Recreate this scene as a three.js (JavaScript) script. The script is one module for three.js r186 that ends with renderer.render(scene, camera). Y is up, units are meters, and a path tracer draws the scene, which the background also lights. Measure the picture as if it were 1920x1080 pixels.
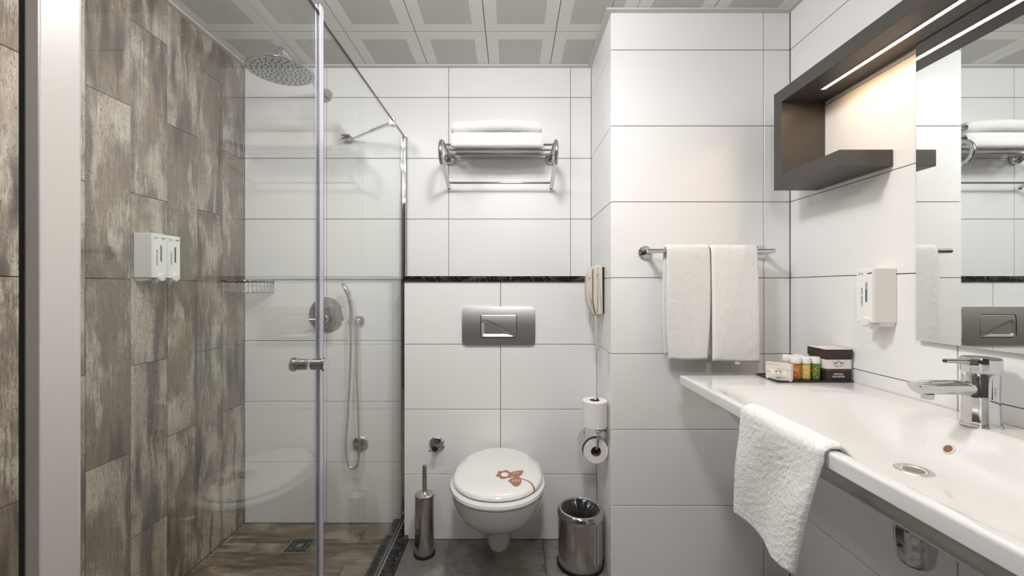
import * as THREE from 'three';
import { RoundedBoxGeometry } from 'three/addons/geometries/RoundedBoxGeometry.js';
import { mergeGeometries, mergeVertices, toCreasedNormals } from 'three/addons/utils/BufferGeometryUtils.js';
import { RectAreaLightUniformsLib } from 'three/addons/lights/RectAreaLightUniformsLib.js';

// ------------------------------------------------------------------ camera, light, exposure
const scene = new THREE.Scene();
scene.background = new THREE.Color(0x000000);
const camera = new THREE.PerspectiveCamera(70.43, 16 / 9, 0.05, 30);
camera.position.set(0, 1.16, 0);
camera.lookAt(0, 1.16, -1);
camera.focus = 1.7; camera.userData.fStop = 16;
const renderer = new THREE.WebGLRenderer({ antialias: true });
renderer.toneMapping = THREE.LinearToneMapping;
renderer.toneMappingExposure = 0.78;
renderer.shadowMap.enabled = true;
RectAreaLightUniformsLib.init();
const LAMP_MAIN = 122, LAMP_REAR = 88, LAMP_SHOWER = 58, LAMP_GLOW = 0.0125, LAMP_STRIP = 66;
const LAMP_COLOUR = new THREE.Color(1.0, 0.985, 0.975), STRIP_COLOUR = new THREE.Color(1.0, 0.66, 0.36);

// ------------------------------------------------------------------ helpers
const V = (x, y, z) => new THREE.Vector3(x, y, z);
let seed = 7;
const rnd = () => { seed = (seed * 1664525 + 1013904223) >>> 0; return seed / 4294967296; };
const lerp = (a, b, t) => a + (b - a) * t;
const clamp = (x, a = 0, b = 1) => Math.min(b, Math.max(a, x));
const smooth = (a, b, x) => { const t = clamp((x - a) / (b - a)); return t * t * (3 - 2 * t); };
function hash(x, y, s) { let h = (x * 374761393 + y * 668265263 + s * 2147483647) | 0; h = Math.imul(h ^ (h >>> 13), 1274126177); h ^= h >>> 16; return (h >>> 0) / 4294967296; }
function vnoise(x, y, s) {
  const xi = Math.floor(x), yi = Math.floor(y), fx = x - xi, fy = y - yi, u = fx * fx * (3 - 2 * fx), v = fy * fy * (3 - 2 * fy);
  return lerp(lerp(hash(xi, yi, s), hash(xi + 1, yi, s), u), lerp(hash(xi, yi + 1, s), hash(xi + 1, yi + 1, s), u), v);
}
function fbm(x, y, s, oct = 4) { let a = 0, w = 0.5, t = 0; for (let i = 0; i < oct; i++) { a += w * vnoise(x, y, s + i * 17); t += w; x *= 2.03; y *= 2.03; w *= 0.55; } return a / t; }

const used = {};
function numbered(name) { const n = used[name] = (used[name] ?? -1) + 1; return n ? name + '_' + String(n).padStart(3, '0') : name; }
function shadows(m) { m.castShadow = true; m.receiveShadow = true; return m; }
function thing(name, label, category, pos = [0, 0, 0], turn = 0, group) {
  const o = new THREE.Group(); o.name = numbered(name); scene.add(o);
  o.position.set(...pos); o.rotation.y = turn; o.userData = { label, category };
  if (group) o.userData.group = group;
  return o;
}
function part(name, geo, mat, parent, label) {
  const m = shadows(new THREE.Mesh(Array.isArray(geo) ? join(geo) : geo, mat)); m.name = name; parent.add(m);
  if (label) m.userData.label = label;
  return m;
}
function solo(name, label, category, geo, mat, pos = [0, 0, 0], group) {
  const m = shadows(new THREE.Mesh(Array.isArray(geo) ? join(geo) : geo, mat)); m.name = numbered(name); scene.add(m);
  m.position.set(...pos); m.userData = { label, category }; if (group) m.userData.group = group;
  return m;
}
function struct(name, label, category, geo, mat) {
  const m = shadows(new THREE.Mesh(Array.isArray(geo) ? join(geo) : geo, mat)); m.name = name; scene.add(m);
  m.userData = { label, category, kind: 'structure' };
  return m;
}
function join(list) {
  return mergeGeometries(list.map((g) => { const n = g.index ? g.toNonIndexed() : g.clone(); for (const k of Object.keys(n.attributes)) if (!['position', 'normal', 'uv'].includes(k)) n.deleteAttribute(k); return n; }));
}
const at = (g, x = 0, y = 0, z = 0) => g.translate(x, y, z);
function box(x0, x1, y0, y1, z0, z1, r = 0) {
  const w = x1 - x0, h = y1 - y0, d = z1 - z0;
  const g = r > 0 ? new RoundedBoxGeometry(w, h, d, 3, Math.min(r, w / 2.01, h / 2.01, d / 2.01)) : new THREE.BoxGeometry(w, h, d);
  return g.translate((x0 + x1) / 2, (y0 + y1) / 2, (z0 + z1) / 2);
}
function rod(a, b, r, r2 = r, seg = 20) {             // capped cylinder between two points
  const dir = b.clone().sub(a), g = new THREE.CylinderGeometry(r2, r, dir.length(), seg);
  g.applyQuaternion(new THREE.Quaternion().setFromUnitVectors(V(0, 1, 0), dir.normalize()));
  const m = a.clone().add(b).multiplyScalar(0.5); return g.translate(m.x, m.y, m.z);
}
const tube = (pts, r, n = 64, seg = 12, closed = false, tension = 0.5) => new THREE.TubeGeometry(new THREE.CatmullRomCurve3(pts, closed, 'catmullrom', tension), n, r, seg, closed);
const lathe = (pts, seg = 48) => new THREE.LatheGeometry(pts.map(([r, y]) => new THREE.Vector2(Math.max(r, 1e-5), y)), seg);
const creased = (g, a = 0.6) => toCreasedNormals(g.index ? g : mergeVertices(g), a);
function latheC(pts, seg = 48) { return creased(lathe(pts, seg), 0.55); }
function loft(rings, capA = true, capB = true, zip = false) {
  const n = rings[0].length, pos = [], idx = [], uv = [];
  rings.forEach((r, i) => r.forEach((p, j) => { pos.push(p.x, p.y, p.z); uv.push(j / n, i / (rings.length - 1)); }));
  for (let i = 0; i < rings.length - 1; i++) for (let j = 0; j < n; j++) { const a = i * n + j, b = i * n + (j + 1) % n, c = a + n, d = b + n; idx.push(a, b, d, a, d, c); }
  const cap = zip ? (r, flip) => { const k = pos.length / 3; r.forEach((p) => { pos.push(p.x, p.y, p.z); uv.push(0, 0); }); for (let j = 0; j < n / 2 - 1; j++) { const a = k + j, b = a + 1, c = k + n - 1 - j, d = c - 1; flip ? idx.push(a, d, b, a, c, d) : idx.push(a, b, d, a, d, c); } } : (r, flip) => { const c = r.reduce((s, p) => s.add(p), V(0, 0, 0)).divideScalar(n), k = pos.length / 3; pos.push(c.x, c.y, c.z); uv.push(0.5, 0.5); r.forEach((p) => { pos.push(p.x, p.y, p.z); uv.push(0, 0); }); for (let j = 0; j < n; j++) { const a = k + 1 + j, b = k + 1 + (j + 1) % n; flip ? idx.push(k, b, a) : idx.push(k, a, b); } };
  if (capA) cap(rings[0], true);
  if (capB) cap(rings[rings.length - 1], false);
  const g = new THREE.BufferGeometry(); g.setAttribute('position', new THREE.Float32BufferAttribute(pos, 3)); g.setAttribute('uv', new THREE.Float32BufferAttribute(uv, 2)); g.setIndex(idx); g.computeVertexNormals(); return g;
}
// outline plate: rounded rectangle w x h, thickness t (z from 0 to t), bevelled
function rrect(w, h, r) { const s = new THREE.Shape(), x = -w / 2, y = -h / 2; s.moveTo(x + r, y); s.lineTo(x + w - r, y); s.absarc(x + w - r, y + r, r, -Math.PI / 2, 0); s.lineTo(x + w, y + h - r); s.absarc(x + w - r, y + h - r, r, 0, Math.PI / 2); s.lineTo(x + r, y + h); s.absarc(x + r, y + h - r, r, Math.PI / 2, Math.PI); s.lineTo(x, y + r); s.absarc(x + r, y + r, r, Math.PI, 1.5 * Math.PI); return s; }
function plate(shape, t, bevel = 0.001, bs = 2, curve = 10) { return new THREE.ExtrudeGeometry(shape, { depth: t - 2 * bevel, bevelEnabled: bevel > 0, bevelThickness: bevel, bevelSize: bevel, bevelOffset: -bevel, bevelSegments: bs, curveSegments: curve }).translate(0, 0, bevel); }

// ------------------------------------------------------------------ textures and materials
function dataTex(w, h, fn, srgb = true, rep = true) {
  const d = new Uint8Array(w * h * 4);
  for (let y = 0; y < h; y++) for (let x = 0; x < w; x++) { const c = fn(x / w, y / h, x, y), i = (y * w + x) * 4; d[i] = clamp(c[0], 0, 255); d[i + 1] = clamp(c[1], 0, 255); d[i + 2] = clamp(c[2], 0, 255); d[i + 3] = 255; }
  const t = new THREE.DataTexture(d, w, h); t.magFilter = THREE.LinearFilter; t.minFilter = THREE.LinearFilter; if (rep) t.wrapS = t.wrapT = THREE.RepeatWrapping;
  if (srgb) t.colorSpace = THREE.SRGBColorSpace; t.needsUpdate = true; return t;
}
function canvasTex(w, h, draw) { const c = document.createElement('canvas'); c.width = w; c.height = h; const x = c.getContext('2d'); draw(x, w, h); const t = new THREE.CanvasTexture(c); t.colorSpace = THREE.SRGBColorSpace; return t; }
const std = (color, roughness = 0.5, metalness = 0, extra = {}) => new THREE.MeshStandardMaterial({ color, roughness, metalness, ...extra });
const phys = (o) => new THREE.MeshPhysicalMaterial(o);
const mix3 = (a, b, t) => [lerp(a[0], b[0], t), lerp(a[1], b[1], t), lerp(a[2], b[2], t)];

const woodBump = [];
function woodTexture(s, tone) {
  const W = 180, H = 720, bump = new Float32Array(W * H);
  const t = dataTex(W, H, (u, v, px, py) => {
    const x = u, y = v * 4.0;                                          // units of plank width
    const warp = fbm(x * 2, y * 1.0, s + 3, 3) - 0.5;
    const rag = fbm(x * 30, y * 8, s + 130, 3) - 0.5;                  // ragged, scratched edges of the paint
    const fib = fbm(x * 70 + warp * 2, y * 2.6, s + 90, 2) - 0.5;      // fibres along the board
    const paint = fbm(x * 1.7 + warp, y * 0.7 + s, s, 3) + tone + 0.20 * rag + 0.12 * fib;
    const stain = fbm(x * 3.0 + warp * 0.8, y * 0.34 + 7, s + 50, 3) + 0.14 * rag + 0.12 * fib;
    const rust = fbm(x * 1.8, y * 0.9, s + 170, 3) + 0.10 * rag;
    const fine = hash(px, py >> 1, s + 5) - 0.5, fleck = fbm(x * 64, y * 26, s + 210, 2), cloud = fbm(x * 5, y * 3.4, s + 250, 3) - 0.5;
    let c = mix3([118, 108, 97], [172, 165, 152], smooth(0.32, 0.68, paint + 0.25 * cloud));
    c = mix3(c, [142, 123, 106], 0.45 * smooth(0.52, 0.68, rust));
    c = mix3(c, [70, 64, 61], 0.66 * smooth(0.53, 0.72, stain));
    c = mix3(c, [74, 66, 58], 0.5 * smooth(0.64, 0.76, fleck) * smooth(0.40, 0.52, 0.5 + cloud));
    c = mix3(c, [196, 190, 178], 0.35 * smooth(0.34, 0.24, fleck) * smooth(0.42, 0.6, paint));
    const k = 1.07 + 0.26 * fib + 0.14 * rag + 0.12 * fine;
    bump[py * W + px] = 255 * clamp(0.5 + 0.7 * rag + 0.5 * fib);
    return [c[0] * k, c[1] * k, c[2] * k];
  });
  woodBump.push(dataTex(W, H, (u, v, px, py) => { const b = bump[py * W + px]; return [b, b, b]; }, false));
  return t;
}
const woodMats = [];
for (let i = 0; i < 9; i++) { const map = woodTexture(11 + i * 31, (i % 3 - 1) * 0.10 + 0.03); woodMats.push(std(0xffffff, 0.42, 0, { map, bumpMap: woodBump[i], bumpScale: 0.0005 })); }
const floorWoodMats = woodMats.slice(0, 5).map((m) => { const c = m.clone(); c.color.setRGB(0.80, 0.74, 0.66); return c; });

const concreteMap = dataTex(512, 512, (u, v, px, py) => {
  const a = fbm(u * 5, v * 5, 301, 5), b = fbm(u * 22, v * 22, 351, 4), f = hash(px, py, 9);
  let c = mix3([112, 107, 103], [152, 147, 142], smooth(0.3, 0.7, a));
  c = mix3(c, [92, 86, 81], 0.5 * smooth(0.55, 0.7, b)); c = mix3(c, [160, 156, 150], 0.28 * smooth(0.64, 0.78, b));
  const k = 0.97 + 0.06 * f; return [c[0] * k, c[1] * k, c[2] * k];
});
const concreteBump = dataTex(256, 256, (u, v) => { const b = 255 * fbm(u * 16, v * 16, 371, 4); return [b, b, b]; }, false);
const graniteMap = dataTex(512, 512, (u, v, px, py) => {
  const a = fbm(u * 26, v * 26, 401, 3), b = fbm(u * 60, v * 60, 431, 2), f = hash(px >> 1, py >> 1, 3);
  let c = mix3([22, 22, 24], [52, 52, 56], smooth(0.4, 0.7, a)); c = mix3(c, [150, 150, 152], 0.4 * smooth(0.66, 0.80, b)); c = mix3(c, [96, 96, 100], 0.6 * smooth(0.60, 0.66, fbm(u * 9 + 3 * a, v * 22, 461, 3))); if (f > 0.99) c = [110, 110, 110];
  return c;
});
const terryBump = dataTex(256, 256, (u, v, px, py) => { const b = 255 * (0.45 * hash(px >> 1, py >> 1, 5) + 0.35 * fbm(u * 40, v * 40, 501, 2) + 0.2 * hash(px, py, 8)); return [b, b, b]; }, false);
const M = {
  tile: std(new THREE.Color().setRGB(0.87, 0.865, 0.86), 0.34),
  grout: std(new THREE.Color().setRGB(0.24, 0.18, 0.15), 0.9),
  darkGrout: std(new THREE.Color().setRGB(0.05, 0.042, 0.035), 0.9),
  paint: std(new THREE.Color().setRGB(0.72, 0.70, 0.68), 0.7),
  floor: std(0xffffff, 0.42, 0, { map: concreteMap, bumpMap: concreteBump, bumpScale: 0.0015 }),
  granite: std(0xffffff, 0.18, 0, { map: graniteMap }),
  ceramic: phys({ color: new THREE.Color().setRGB(0.72, 0.715, 0.71), roughness: 0.12, clearcoat: 0.6, clearcoatRoughness: 0.03 }),
  chrome: std(new THREE.Color().setRGB(0.62, 0.62, 0.63), 0.05, 1),
  steel: std(new THREE.Color().setRGB(0.60, 0.57, 0.54), 0.16, 1),
  brushed: std(new THREE.Color().setRGB(0.66, 0.66, 0.67), 0.3, 1),
  satin: std(new THREE.Color().setRGB(0.74, 0.74, 0.75), 0.34, 1),
  alu: std(new THREE.Color().setRGB(0.74, 0.71, 0.69), 0.34, 0.65),
  black: std(new THREE.Color().setRGB(0.015, 0.015, 0.015), 0.45),
  rubber: std(new THREE.Color().setRGB(0.01, 0.01, 0.01), 0.8),
  bag: phys({ color: new THREE.Color().setRGB(0.03, 0.03, 0.031), roughness: 0.16, clearcoat: 0.8, clearcoatRoughness: 0.1, side: THREE.DoubleSide }),
  cabinet: std(new THREE.Color().setRGB(0.056, 0.050, 0.046), 0.42),
  mirror: std(new THREE.Color().setRGB(0.86, 0.89, 0.88), 0.0, 1),
  glass: phys({ color: new THREE.Color().setRGB(0.978, 0.992, 0.986), roughness: 0, transmission: 1, thickness: 0, ior: 1.5, specularIntensity: 0.85 }),
  glassEdge: phys({ color: new THREE.Color().setRGB(0.02, 0.04, 0.035), roughness: 0.2 }),
  seal: phys({ color: new THREE.Color().setRGB(0.62, 0.61, 0.68), roughness: 0.2, transmission: 0.25, thickness: 0, clearcoat: 0.8, clearcoatRoughness: 0.1 }),
  plastic: std(new THREE.Color().setRGB(0.80, 0.80, 0.78), 0.3),
  cream: std(new THREE.Color().setRGB(0.66, 0.61, 0.52), 0.32),
  towel: std(new THREE.Color().setRGB(0.86, 0.85, 0.835), 0.95, 0, { bumpMap: terryBump, bumpScale: 0.0022 }),
  towelFlat: std(new THREE.Color().setRGB(0.86, 0.85, 0.835), 0.95, 0, { bumpMap: terryBump, bumpScale: 0.001 }),
  paper: std(new THREE.Color().setRGB(0.84, 0.83, 0.81), 0.9, 0, { bumpMap: terryBump, bumpScale: 0.0006 }),
  card: std(new THREE.Color().setRGB(0.22, 0.12, 0.07), 0.9),
  panelPlain: std(new THREE.Color().setRGB(0.62, 0.615, 0.59), 0.5),
  white: std(new THREE.Color().setRGB(0.85, 0.84, 0.82), 0.35),
  nozzle: std(new THREE.Color().setRGB(0.03, 0.03, 0.03), 0.6),
};
const panelMap = canvasTex(600, 600, (c) => {
  c.fillStyle = 'rgb(226,225,221)'; c.fillRect(0, 0, 600, 600); c.fillStyle = 'rgb(60,57,54)';
  const a = 104, b = 496, p = 5;                                          // 2 pixels per millimetre
  for (let j = 0, y = a; y <= b; y += p, j++) for (let x = a + (j % 2) * p; x <= b; x += 2 * p) { c.beginPath(); c.arc(x, y, 2.1, 0, 7); c.fill(); }
});
M.panel = std(0xffffff, 0.5, 0, { map: panelMap });
function emblem(c, x, y, w, col) {
  c.save(); c.translate(x, y); c.scale(w / 100, w / 100); c.fillStyle = col; c.strokeStyle = col; c.lineWidth = 4; c.lineCap = 'round';
  for (const s of [-1, 1]) {
    c.beginPath(); c.moveTo(s * 50, -22); c.quadraticCurveTo(s * 40, 2, s * 30, 16); c.quadraticCurveTo(s * 32, 2, s * 38, -8); c.closePath(); c.fill();
    c.beginPath(); c.moveTo(s * 36, -6); c.quadraticCurveTo(s * 26, -4, s * 15, -20); c.quadraticCurveTo(s * 16, -2, s * 4, -4); c.quadraticCurveTo(s * 18, 6, s * 36, -6); c.fill();
    c.beginPath(); c.moveTo(s * 9, -12); c.quadraticCurveTo(s * 4, -18, 0, -26); c.stroke();
    c.beginPath(); c.moveTo(s * 30, 14); c.quadraticCurveTo(s * 22, 22, s * 12, 23); c.stroke();
  }
  c.restore();
}

// ------------------------------------------------------------------ tiles: bevelled slab pieces, front face at z = 0
const tileCache = {};
function tileGeo(w, h, t = 0.006, bevel = 0.0012, uvr = null) {
  const key = [w, h, t, uvr && uvr.join()].map((v) => (typeof v === 'number' ? v.toFixed(4) : v)).join('|');
  if (tileCache[key]) return tileCache[key];
  const X = w / 2, Y = h / 2, pos = [], uv = [];
  const q = (a, b, c, d) => { for (const p of [a, b, c, a, c, d]) { pos.push(...p); const s = p[0] / w + 0.5, r = p[1] / h + 0.5; uvr ? uv.push(lerp(uvr[0], uvr[1], s), lerp(uvr[2], uvr[3], r)) : uv.push(p[0], p[1]); } };
  const i = (sx, sy) => [sx * (X - bevel), sy * (Y - bevel), 0], m = (sx, sy) => [sx * X, sy * Y, -bevel], k = (sx, sy) => [sx * X, sy * Y, -t];
  q(i(-1, -1), i(1, -1), i(1, 1), i(-1, 1)); q(k(1, -1), k(-1, -1), k(-1, 1), k(1, 1));
  const c = [[-1, -1], [1, -1], [1, 1], [-1, 1]];
  for (let n = 0; n < 4; n++) { const a = c[n], b = c[(n + 1) % 4]; q(m(...a), m(...b), i(...b), i(...a)); q(k(...a), k(...b), m(...b), m(...a)); }
  const g = new THREE.BufferGeometry(); g.setAttribute('position', new THREE.Float32BufferAttribute(pos, 3)); g.setAttribute('uv', new THREE.Float32BufferAttribute(uv, 2)); g.computeVertexNormals();
  return tileCache[key] = g;
}
// lay pieces on a wall: us and vs are joint positions along the wall; place(u, v) gives the centre; turn gives the facing
function layTiles(parent, us, vs, place, euler, mat, gap = 0.0027, name = 'tile', skip) {
  for (let a = 0; a < us.length - 1; a++) for (let b = 0; b < vs.length - 1; b++) {
    const u0 = us[a], u1 = us[a + 1], v0 = vs[b], v1 = vs[b + 1], w = Math.abs(u1 - u0) - gap, h = v1 - v0 - gap;
    if (w < 0.004 || h < 0.004 || (skip && skip(u0, u1, v0, v1))) continue;
    const t = part(name, tileGeo(w, h), mat, parent); t.position.copy(place((u0 + u1) / 2, (v0 + v1) / 2)); t.rotation.set(...euler);
  }
}
const range = (a, b, s) => { const r = []; for (let x = a; x <= b + 1e-9; x += s) r.push(x); return r; };

// ------------------------------------------------------------------ the room
const XL = -1.32, XR = 1.098, XP = 0.391, ZB = -2.013, ZC = -1.882, ZP = -1.6105, ZF = 0.75, H = 2.252;
const rows = [0, 0.3, 0.6, 0.9, 1.2, 1.5, 1.8, 2.1, H];
const wallBack = struct('wall_back', 'white tiled back wall behind shower and towel rack', 'wall', box(XL - 0.1, XP + 0.05, -0.1, H + 0.1, ZB - 0.1, ZB - 0.0055), M.grout);
layTiles(wallBack, [XL, -0.916, -0.313, 0.289, XP], rows, (u, v) => V(u, v, ZB), [0, 0, 0], M.tile);
const wallPillar = struct('wall_pillar', 'white tiled boxed out wall carrying the towel bar', 'wall', box(XP + 0.0055, XR + 0.1, -0.1, H + 0.1, ZB - 0.1, ZP - 0.0055), M.grout);
layTiles(wallPillar, [XP, 0.994, XR], rows, (u, v) => V(u, v, ZP), [0, 0, 0], M.tile);
layTiles(wallPillar, [-ZB, -ZP], rows, (u, v) => V(XP, v, -u), [0, -Math.PI / 2, 0], M.tile);
const wallRight = struct('wall_right', 'white tiled right wall behind mirror and washbasin', 'wall', box(XR + 0.0055, XR + 0.1, -0.1, H + 0.1, ZP, ZF + 0.1), M.grout);
layTiles(wallRight, [ZP, ZP + 0.6045, ZP + 1.2045, ZP + 1.8045, ZF], rows, (u, v) => V(XR, v, u), [0, -Math.PI / 2, 0], M.tile);
const CX0 = -0.497, CH = 1.19;
const wallCistern = struct('wall_cistern', 'low white tiled box wall behind the toilet', 'wall', box(CX0 + 0.0055, XP + 0.003, -0.05, CH, ZB - 0.003, ZC - 0.0055), M.grout);
layTiles(wallCistern, [CX0, -0.053, XP], [0, 0.3, 0.6, 0.9, CH], (u, v) => V(u, v, ZC), [0, 0, 0], M.tile);
layTiles(wallCistern, [ZB, ZC], [0, 0.3, 0.6, 0.9, CH], (u, v) => V(CX0, v, u), [0, -Math.PI / 2, 0], M.tile);
struct('trim_1', 'dark granite ledge on top of the low toilet wall', 'ledge', box(CX0 - 0.006, XP, CH, CH + 0.025, ZB, ZC + 0.01, 0.002), M.granite);
struct('wall_front', 'plain brown grey wall behind the viewer', 'wall', box(XL - 0.1, XR + 0.1, -0.1, H + 0.1, ZF, ZF + 0.1), std(new THREE.Color().setRGB(0.10, 0.085, 0.075), 0.55));
const door = struct('door_1', 'dark brown room door behind the viewer', 'door', box(-0.35, 0.5, 0.005, 2.05, ZF - 0.04, ZF, 0.003), M.cabinet);
part('door_handle', [rod(V(-0.27, 1.02, ZF - 0.04), V(-0.27, 1.02, ZF - 0.09), 0.01), rod(V(-0.27, 1.02, ZF - 0.085), V(-0.15, 1.02, ZF - 0.085), 0.009)], M.chrome, door);

// left wall: upright wood-look planks 15 x 60 cm, every second column shifted by half a plank
const wallLeft = struct('wall_left', 'weathered wood look plank tiles on the shower wall', 'wall', box(XL - 0.1, XL - 0.0055, -0.1, H + 0.1, ZB - 0.1, ZF + 0.1), M.darkGrout);
{
  let col = 0;
  for (let d = -ZB; d > -ZF; d -= 0.15, col++) {
    const d1 = Math.max(d - 0.15, -ZF), odd = col % 2, start = odd ? -0.31 : -0.01;
    for (let y = start; y < H; y += 0.6) {
      const a = Math.max(y, 0), b = Math.min(y + 0.6, H); if (b - a < 0.02) continue;
      const flip = rnd() > 0.5, v0 = (a - y) / 0.6, v1 = (b - y) / 0.6, mirror = rnd() > 0.5;
      const mat = woodMats[Math.floor(rnd() * woodMats.length)];
      const t = part('plank', tileGeo(d - d1 - 0.002, b - a - 0.002, 0.006, 0.0008, [mirror ? 1 : 0, mirror ? 0 : 1, flip ? 1 - v0 : v0, flip ? 1 - v1 : v1]), mat, wallLeft);
      t.position.set(XL, (a + b) / 2, -(d + d1) / 2); t.rotation.y = Math.PI / 2;
    }
  }
}
// floor
const floor = struct('floor', 'dark grey stone floor with wood look planks in the shower', 'floor', box(XL - 0.1, XR + 0.1, -0.12, -0.0055, ZB - 0.1, ZF + 0.1), M.darkGrout);
const KX0 = -0.583, KX1 = -0.478;
{
  const xs = [KX1, 0.14, 0.74, XR], zs = [ZC, ZC + 0.6, ZC + 1.2, ZC + 1.8, ZC + 2.4, ZF];
  for (let a = 0; a < xs.length - 1; a++) for (let b = 0; b < zs.length - 1; b++) {
    const x0 = xs[a], x1 = xs[a + 1], z0 = zs[b], z1 = zs[b + 1], ux = rnd(), uy = rnd(); if (z1 - z0 < 0.02) continue;
    const t = part('floor_tile', tileGeo(x1 - x0 - 0.002, z1 - z0 - 0.002, 0.006, 0.0008, [ux, ux + (x1 - x0) / 0.7, uy, uy + (z1 - z0) / 0.7]), M.floor, floor);
    t.position.set((x0 + x1) / 2, 0, (z0 + z1) / 2); t.rotation.x = -Math.PI / 2;
  }
  let r = 0;
  for (let d = -ZB; d > -ZF; r++) {
    const d1 = Math.max(-ZF, r === 0 ? 1.857 : d - 0.15), joints = r % 2 ? [XL, -1.155, KX0] : [XL, -0.70, KX0];
    for (let a = 0; a < joints.length - 1; a++) {
      const x0 = joints[a], x1 = joints[a + 1], w = x1 - x0, o = rnd() * (1 - Math.min(1, w / 0.6)), m = floorWoodMats[Math.floor(rnd() * 5)];
      const t = part('shower_plank', tileGeo(d - d1 - 0.002, w - 0.002, 0.006, 0.0008, [0, 1, o, o + w / 0.6]), m, floor);
      t.position.set((x0 + x1) / 2, 0, -(d + d1) / 2); t.rotation.set(-Math.PI / 2, 0, Math.PI / 2);
    }
    d = d1;
  }
}
struct('trim_2', 'black granite kerb under the shower glass', 'kerb', [box(KX0, CX0 - 0.008, -0.003, 0.022, ZB, ZC + 0.002, 0.002), box(KX0, KX1, -0.003, 0.022, ZC + 0.001, ZF, 0.002)].map((g) => { const p = g.attributes.position, uv = g.attributes.uv; for (let i = 0; i < p.count; i++) uv.setXY(i, p.getX(i) * 2.5, p.getZ(i) * 2.5 + p.getY(i)); return g; }), M.granite);
for (const o of scene.children) if (o.name === 'trim_1') { const p = o.geometry.attributes.position, uv = o.geometry.attributes.uv; for (let i = 0; i < p.count; i++) uv.setXY(i, p.getX(i) * 2, p.getY(i) * 2 + p.getZ(i)); }

// ceiling: 30 x 30 cm perforated metal panels
const ceiling = struct('ceiling', 'suspended ceiling of perforated metal panels', 'ceiling', box(XL - 0.1, XR + 0.1, H + 0.006, H + 0.12, ZB - 0.1, ZF + 0.1), M.darkGrout);
const LAMPS = [[0.0, -0.92, LAMP_MAIN], [0.0, 0.25, LAMP_REAR], [-0.74, -0.92, LAMP_SHOWER]];
{
  const xs = range(-0.113 - 0.3 * 5, 1.4, 0.3), ds = range(1.739 - 0.3 * 9, 2.1, 0.3);
  for (const x of xs) for (const d of ds) {
    let x0 = Math.max(x, XL), x1 = Math.min(x + 0.3, XR), d0 = Math.max(d, -ZF), d1 = Math.min(d + 0.3, -ZB);
    if (x0 >= XP && d1 > -ZP) d1 = -ZP;
    const cut = x0 < XP && x1 > XP && d1 > -ZP;
    const list = cut ? [[x0, XP, d0, d1], [XP, x1, d0, Math.min(d1, -ZP)]] : [[x0, x1, d0, d1]];
    list.forEach(([a, b, e, f], k) => {
      if (b - a < 0.012 || f - e < 0.012) return;
      const g = tileGeo(b - a - (cut && k === 1 ? 0.001 : 0.003), f - e - 0.003, 0.006, 0.001, [(a - x) / 0.3, (b - x) / 0.3, (e - d) / 0.3, (f - d) / 0.3]);
      const t = part('ceiling_panel', g, M.panel, ceiling); t.position.set((a + b) / 2, H, -(e + f) / 2); t.rotation.x = Math.PI / 2; t.scale.y = -1; t.scale.x = 1; t.rotation.set(-Math.PI / 2, 0, 0); t.scale.set(1, 1, -1);
    });
  }
}
const edge = 0.022, ey = H - 0.007;
struct('trim_3', 'slim grey ceiling edge strip along back wall', 'trim', box(XL, XP, ey, H + 0.002, ZB, ZB + edge), M.panelPlain);
struct('trim_4', 'slim grey ceiling edge strip along plank wall', 'trim', box(XL, XL + edge, ey, H + 0.002, ZB + edge, ZF), M.panelPlain);
struct('trim_5', 'slim grey ceiling edge strip along the boxed out wall front', 'trim', box(XP - edge, XR, ey, H + 0.002, ZP, ZP + edge), M.panelPlain);
struct('trim_6', 'slim grey ceiling edge strip along the boxed out wall side', 'trim', box(XP - edge, XP, ey, H + 0.002, ZB + edge, ZP), M.panelPlain);
struct('trim_7', 'slim grey ceiling edge strip along right wall', 'trim', box(XR - edge, XR, ey, H + 0.002, ZP + edge, ZF), M.panelPlain);

// opal globe lamps on the ceiling, above and behind the viewer
LAMPS.forEach(([x, z, power], i) => {
  const o = thing('ceiling_lamp', ['opal globe ceiling lamp in front of the washbasin', 'opal globe ceiling lamp behind the viewer', 'opal globe ceiling lamp inside the shower'][i], 'lamp', [x, H, z], 0);
  part('lamp_base', latheC([[0, -0.001], [0.055, -0.001], [0.055, -0.014], [0.045, -0.020], [0, -0.020]]), M.white, o);
  part('lamp_globe', at(new THREE.SphereGeometry(0.085, 40, 24), 0, -0.098, 0), std(0xffffff, 0.4, 0, { emissive: LAMP_COLOUR, emissiveIntensity: 3 }), o);
  const l = new THREE.PointLight(LAMP_COLOUR, power * LAMP_GLOW, 0, 2); l.position.set(0, -0.098, 0); l.shadow.radius = 3.5; l.castShadow = true; o.add(l);
  const r = new THREE.RectAreaLight(LAMP_COLOUR, power, 0.15, 0.15); r.position.set(0, -0.186, 0); r.rotation.x = -Math.PI / 2; o.add(r);
});

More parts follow.
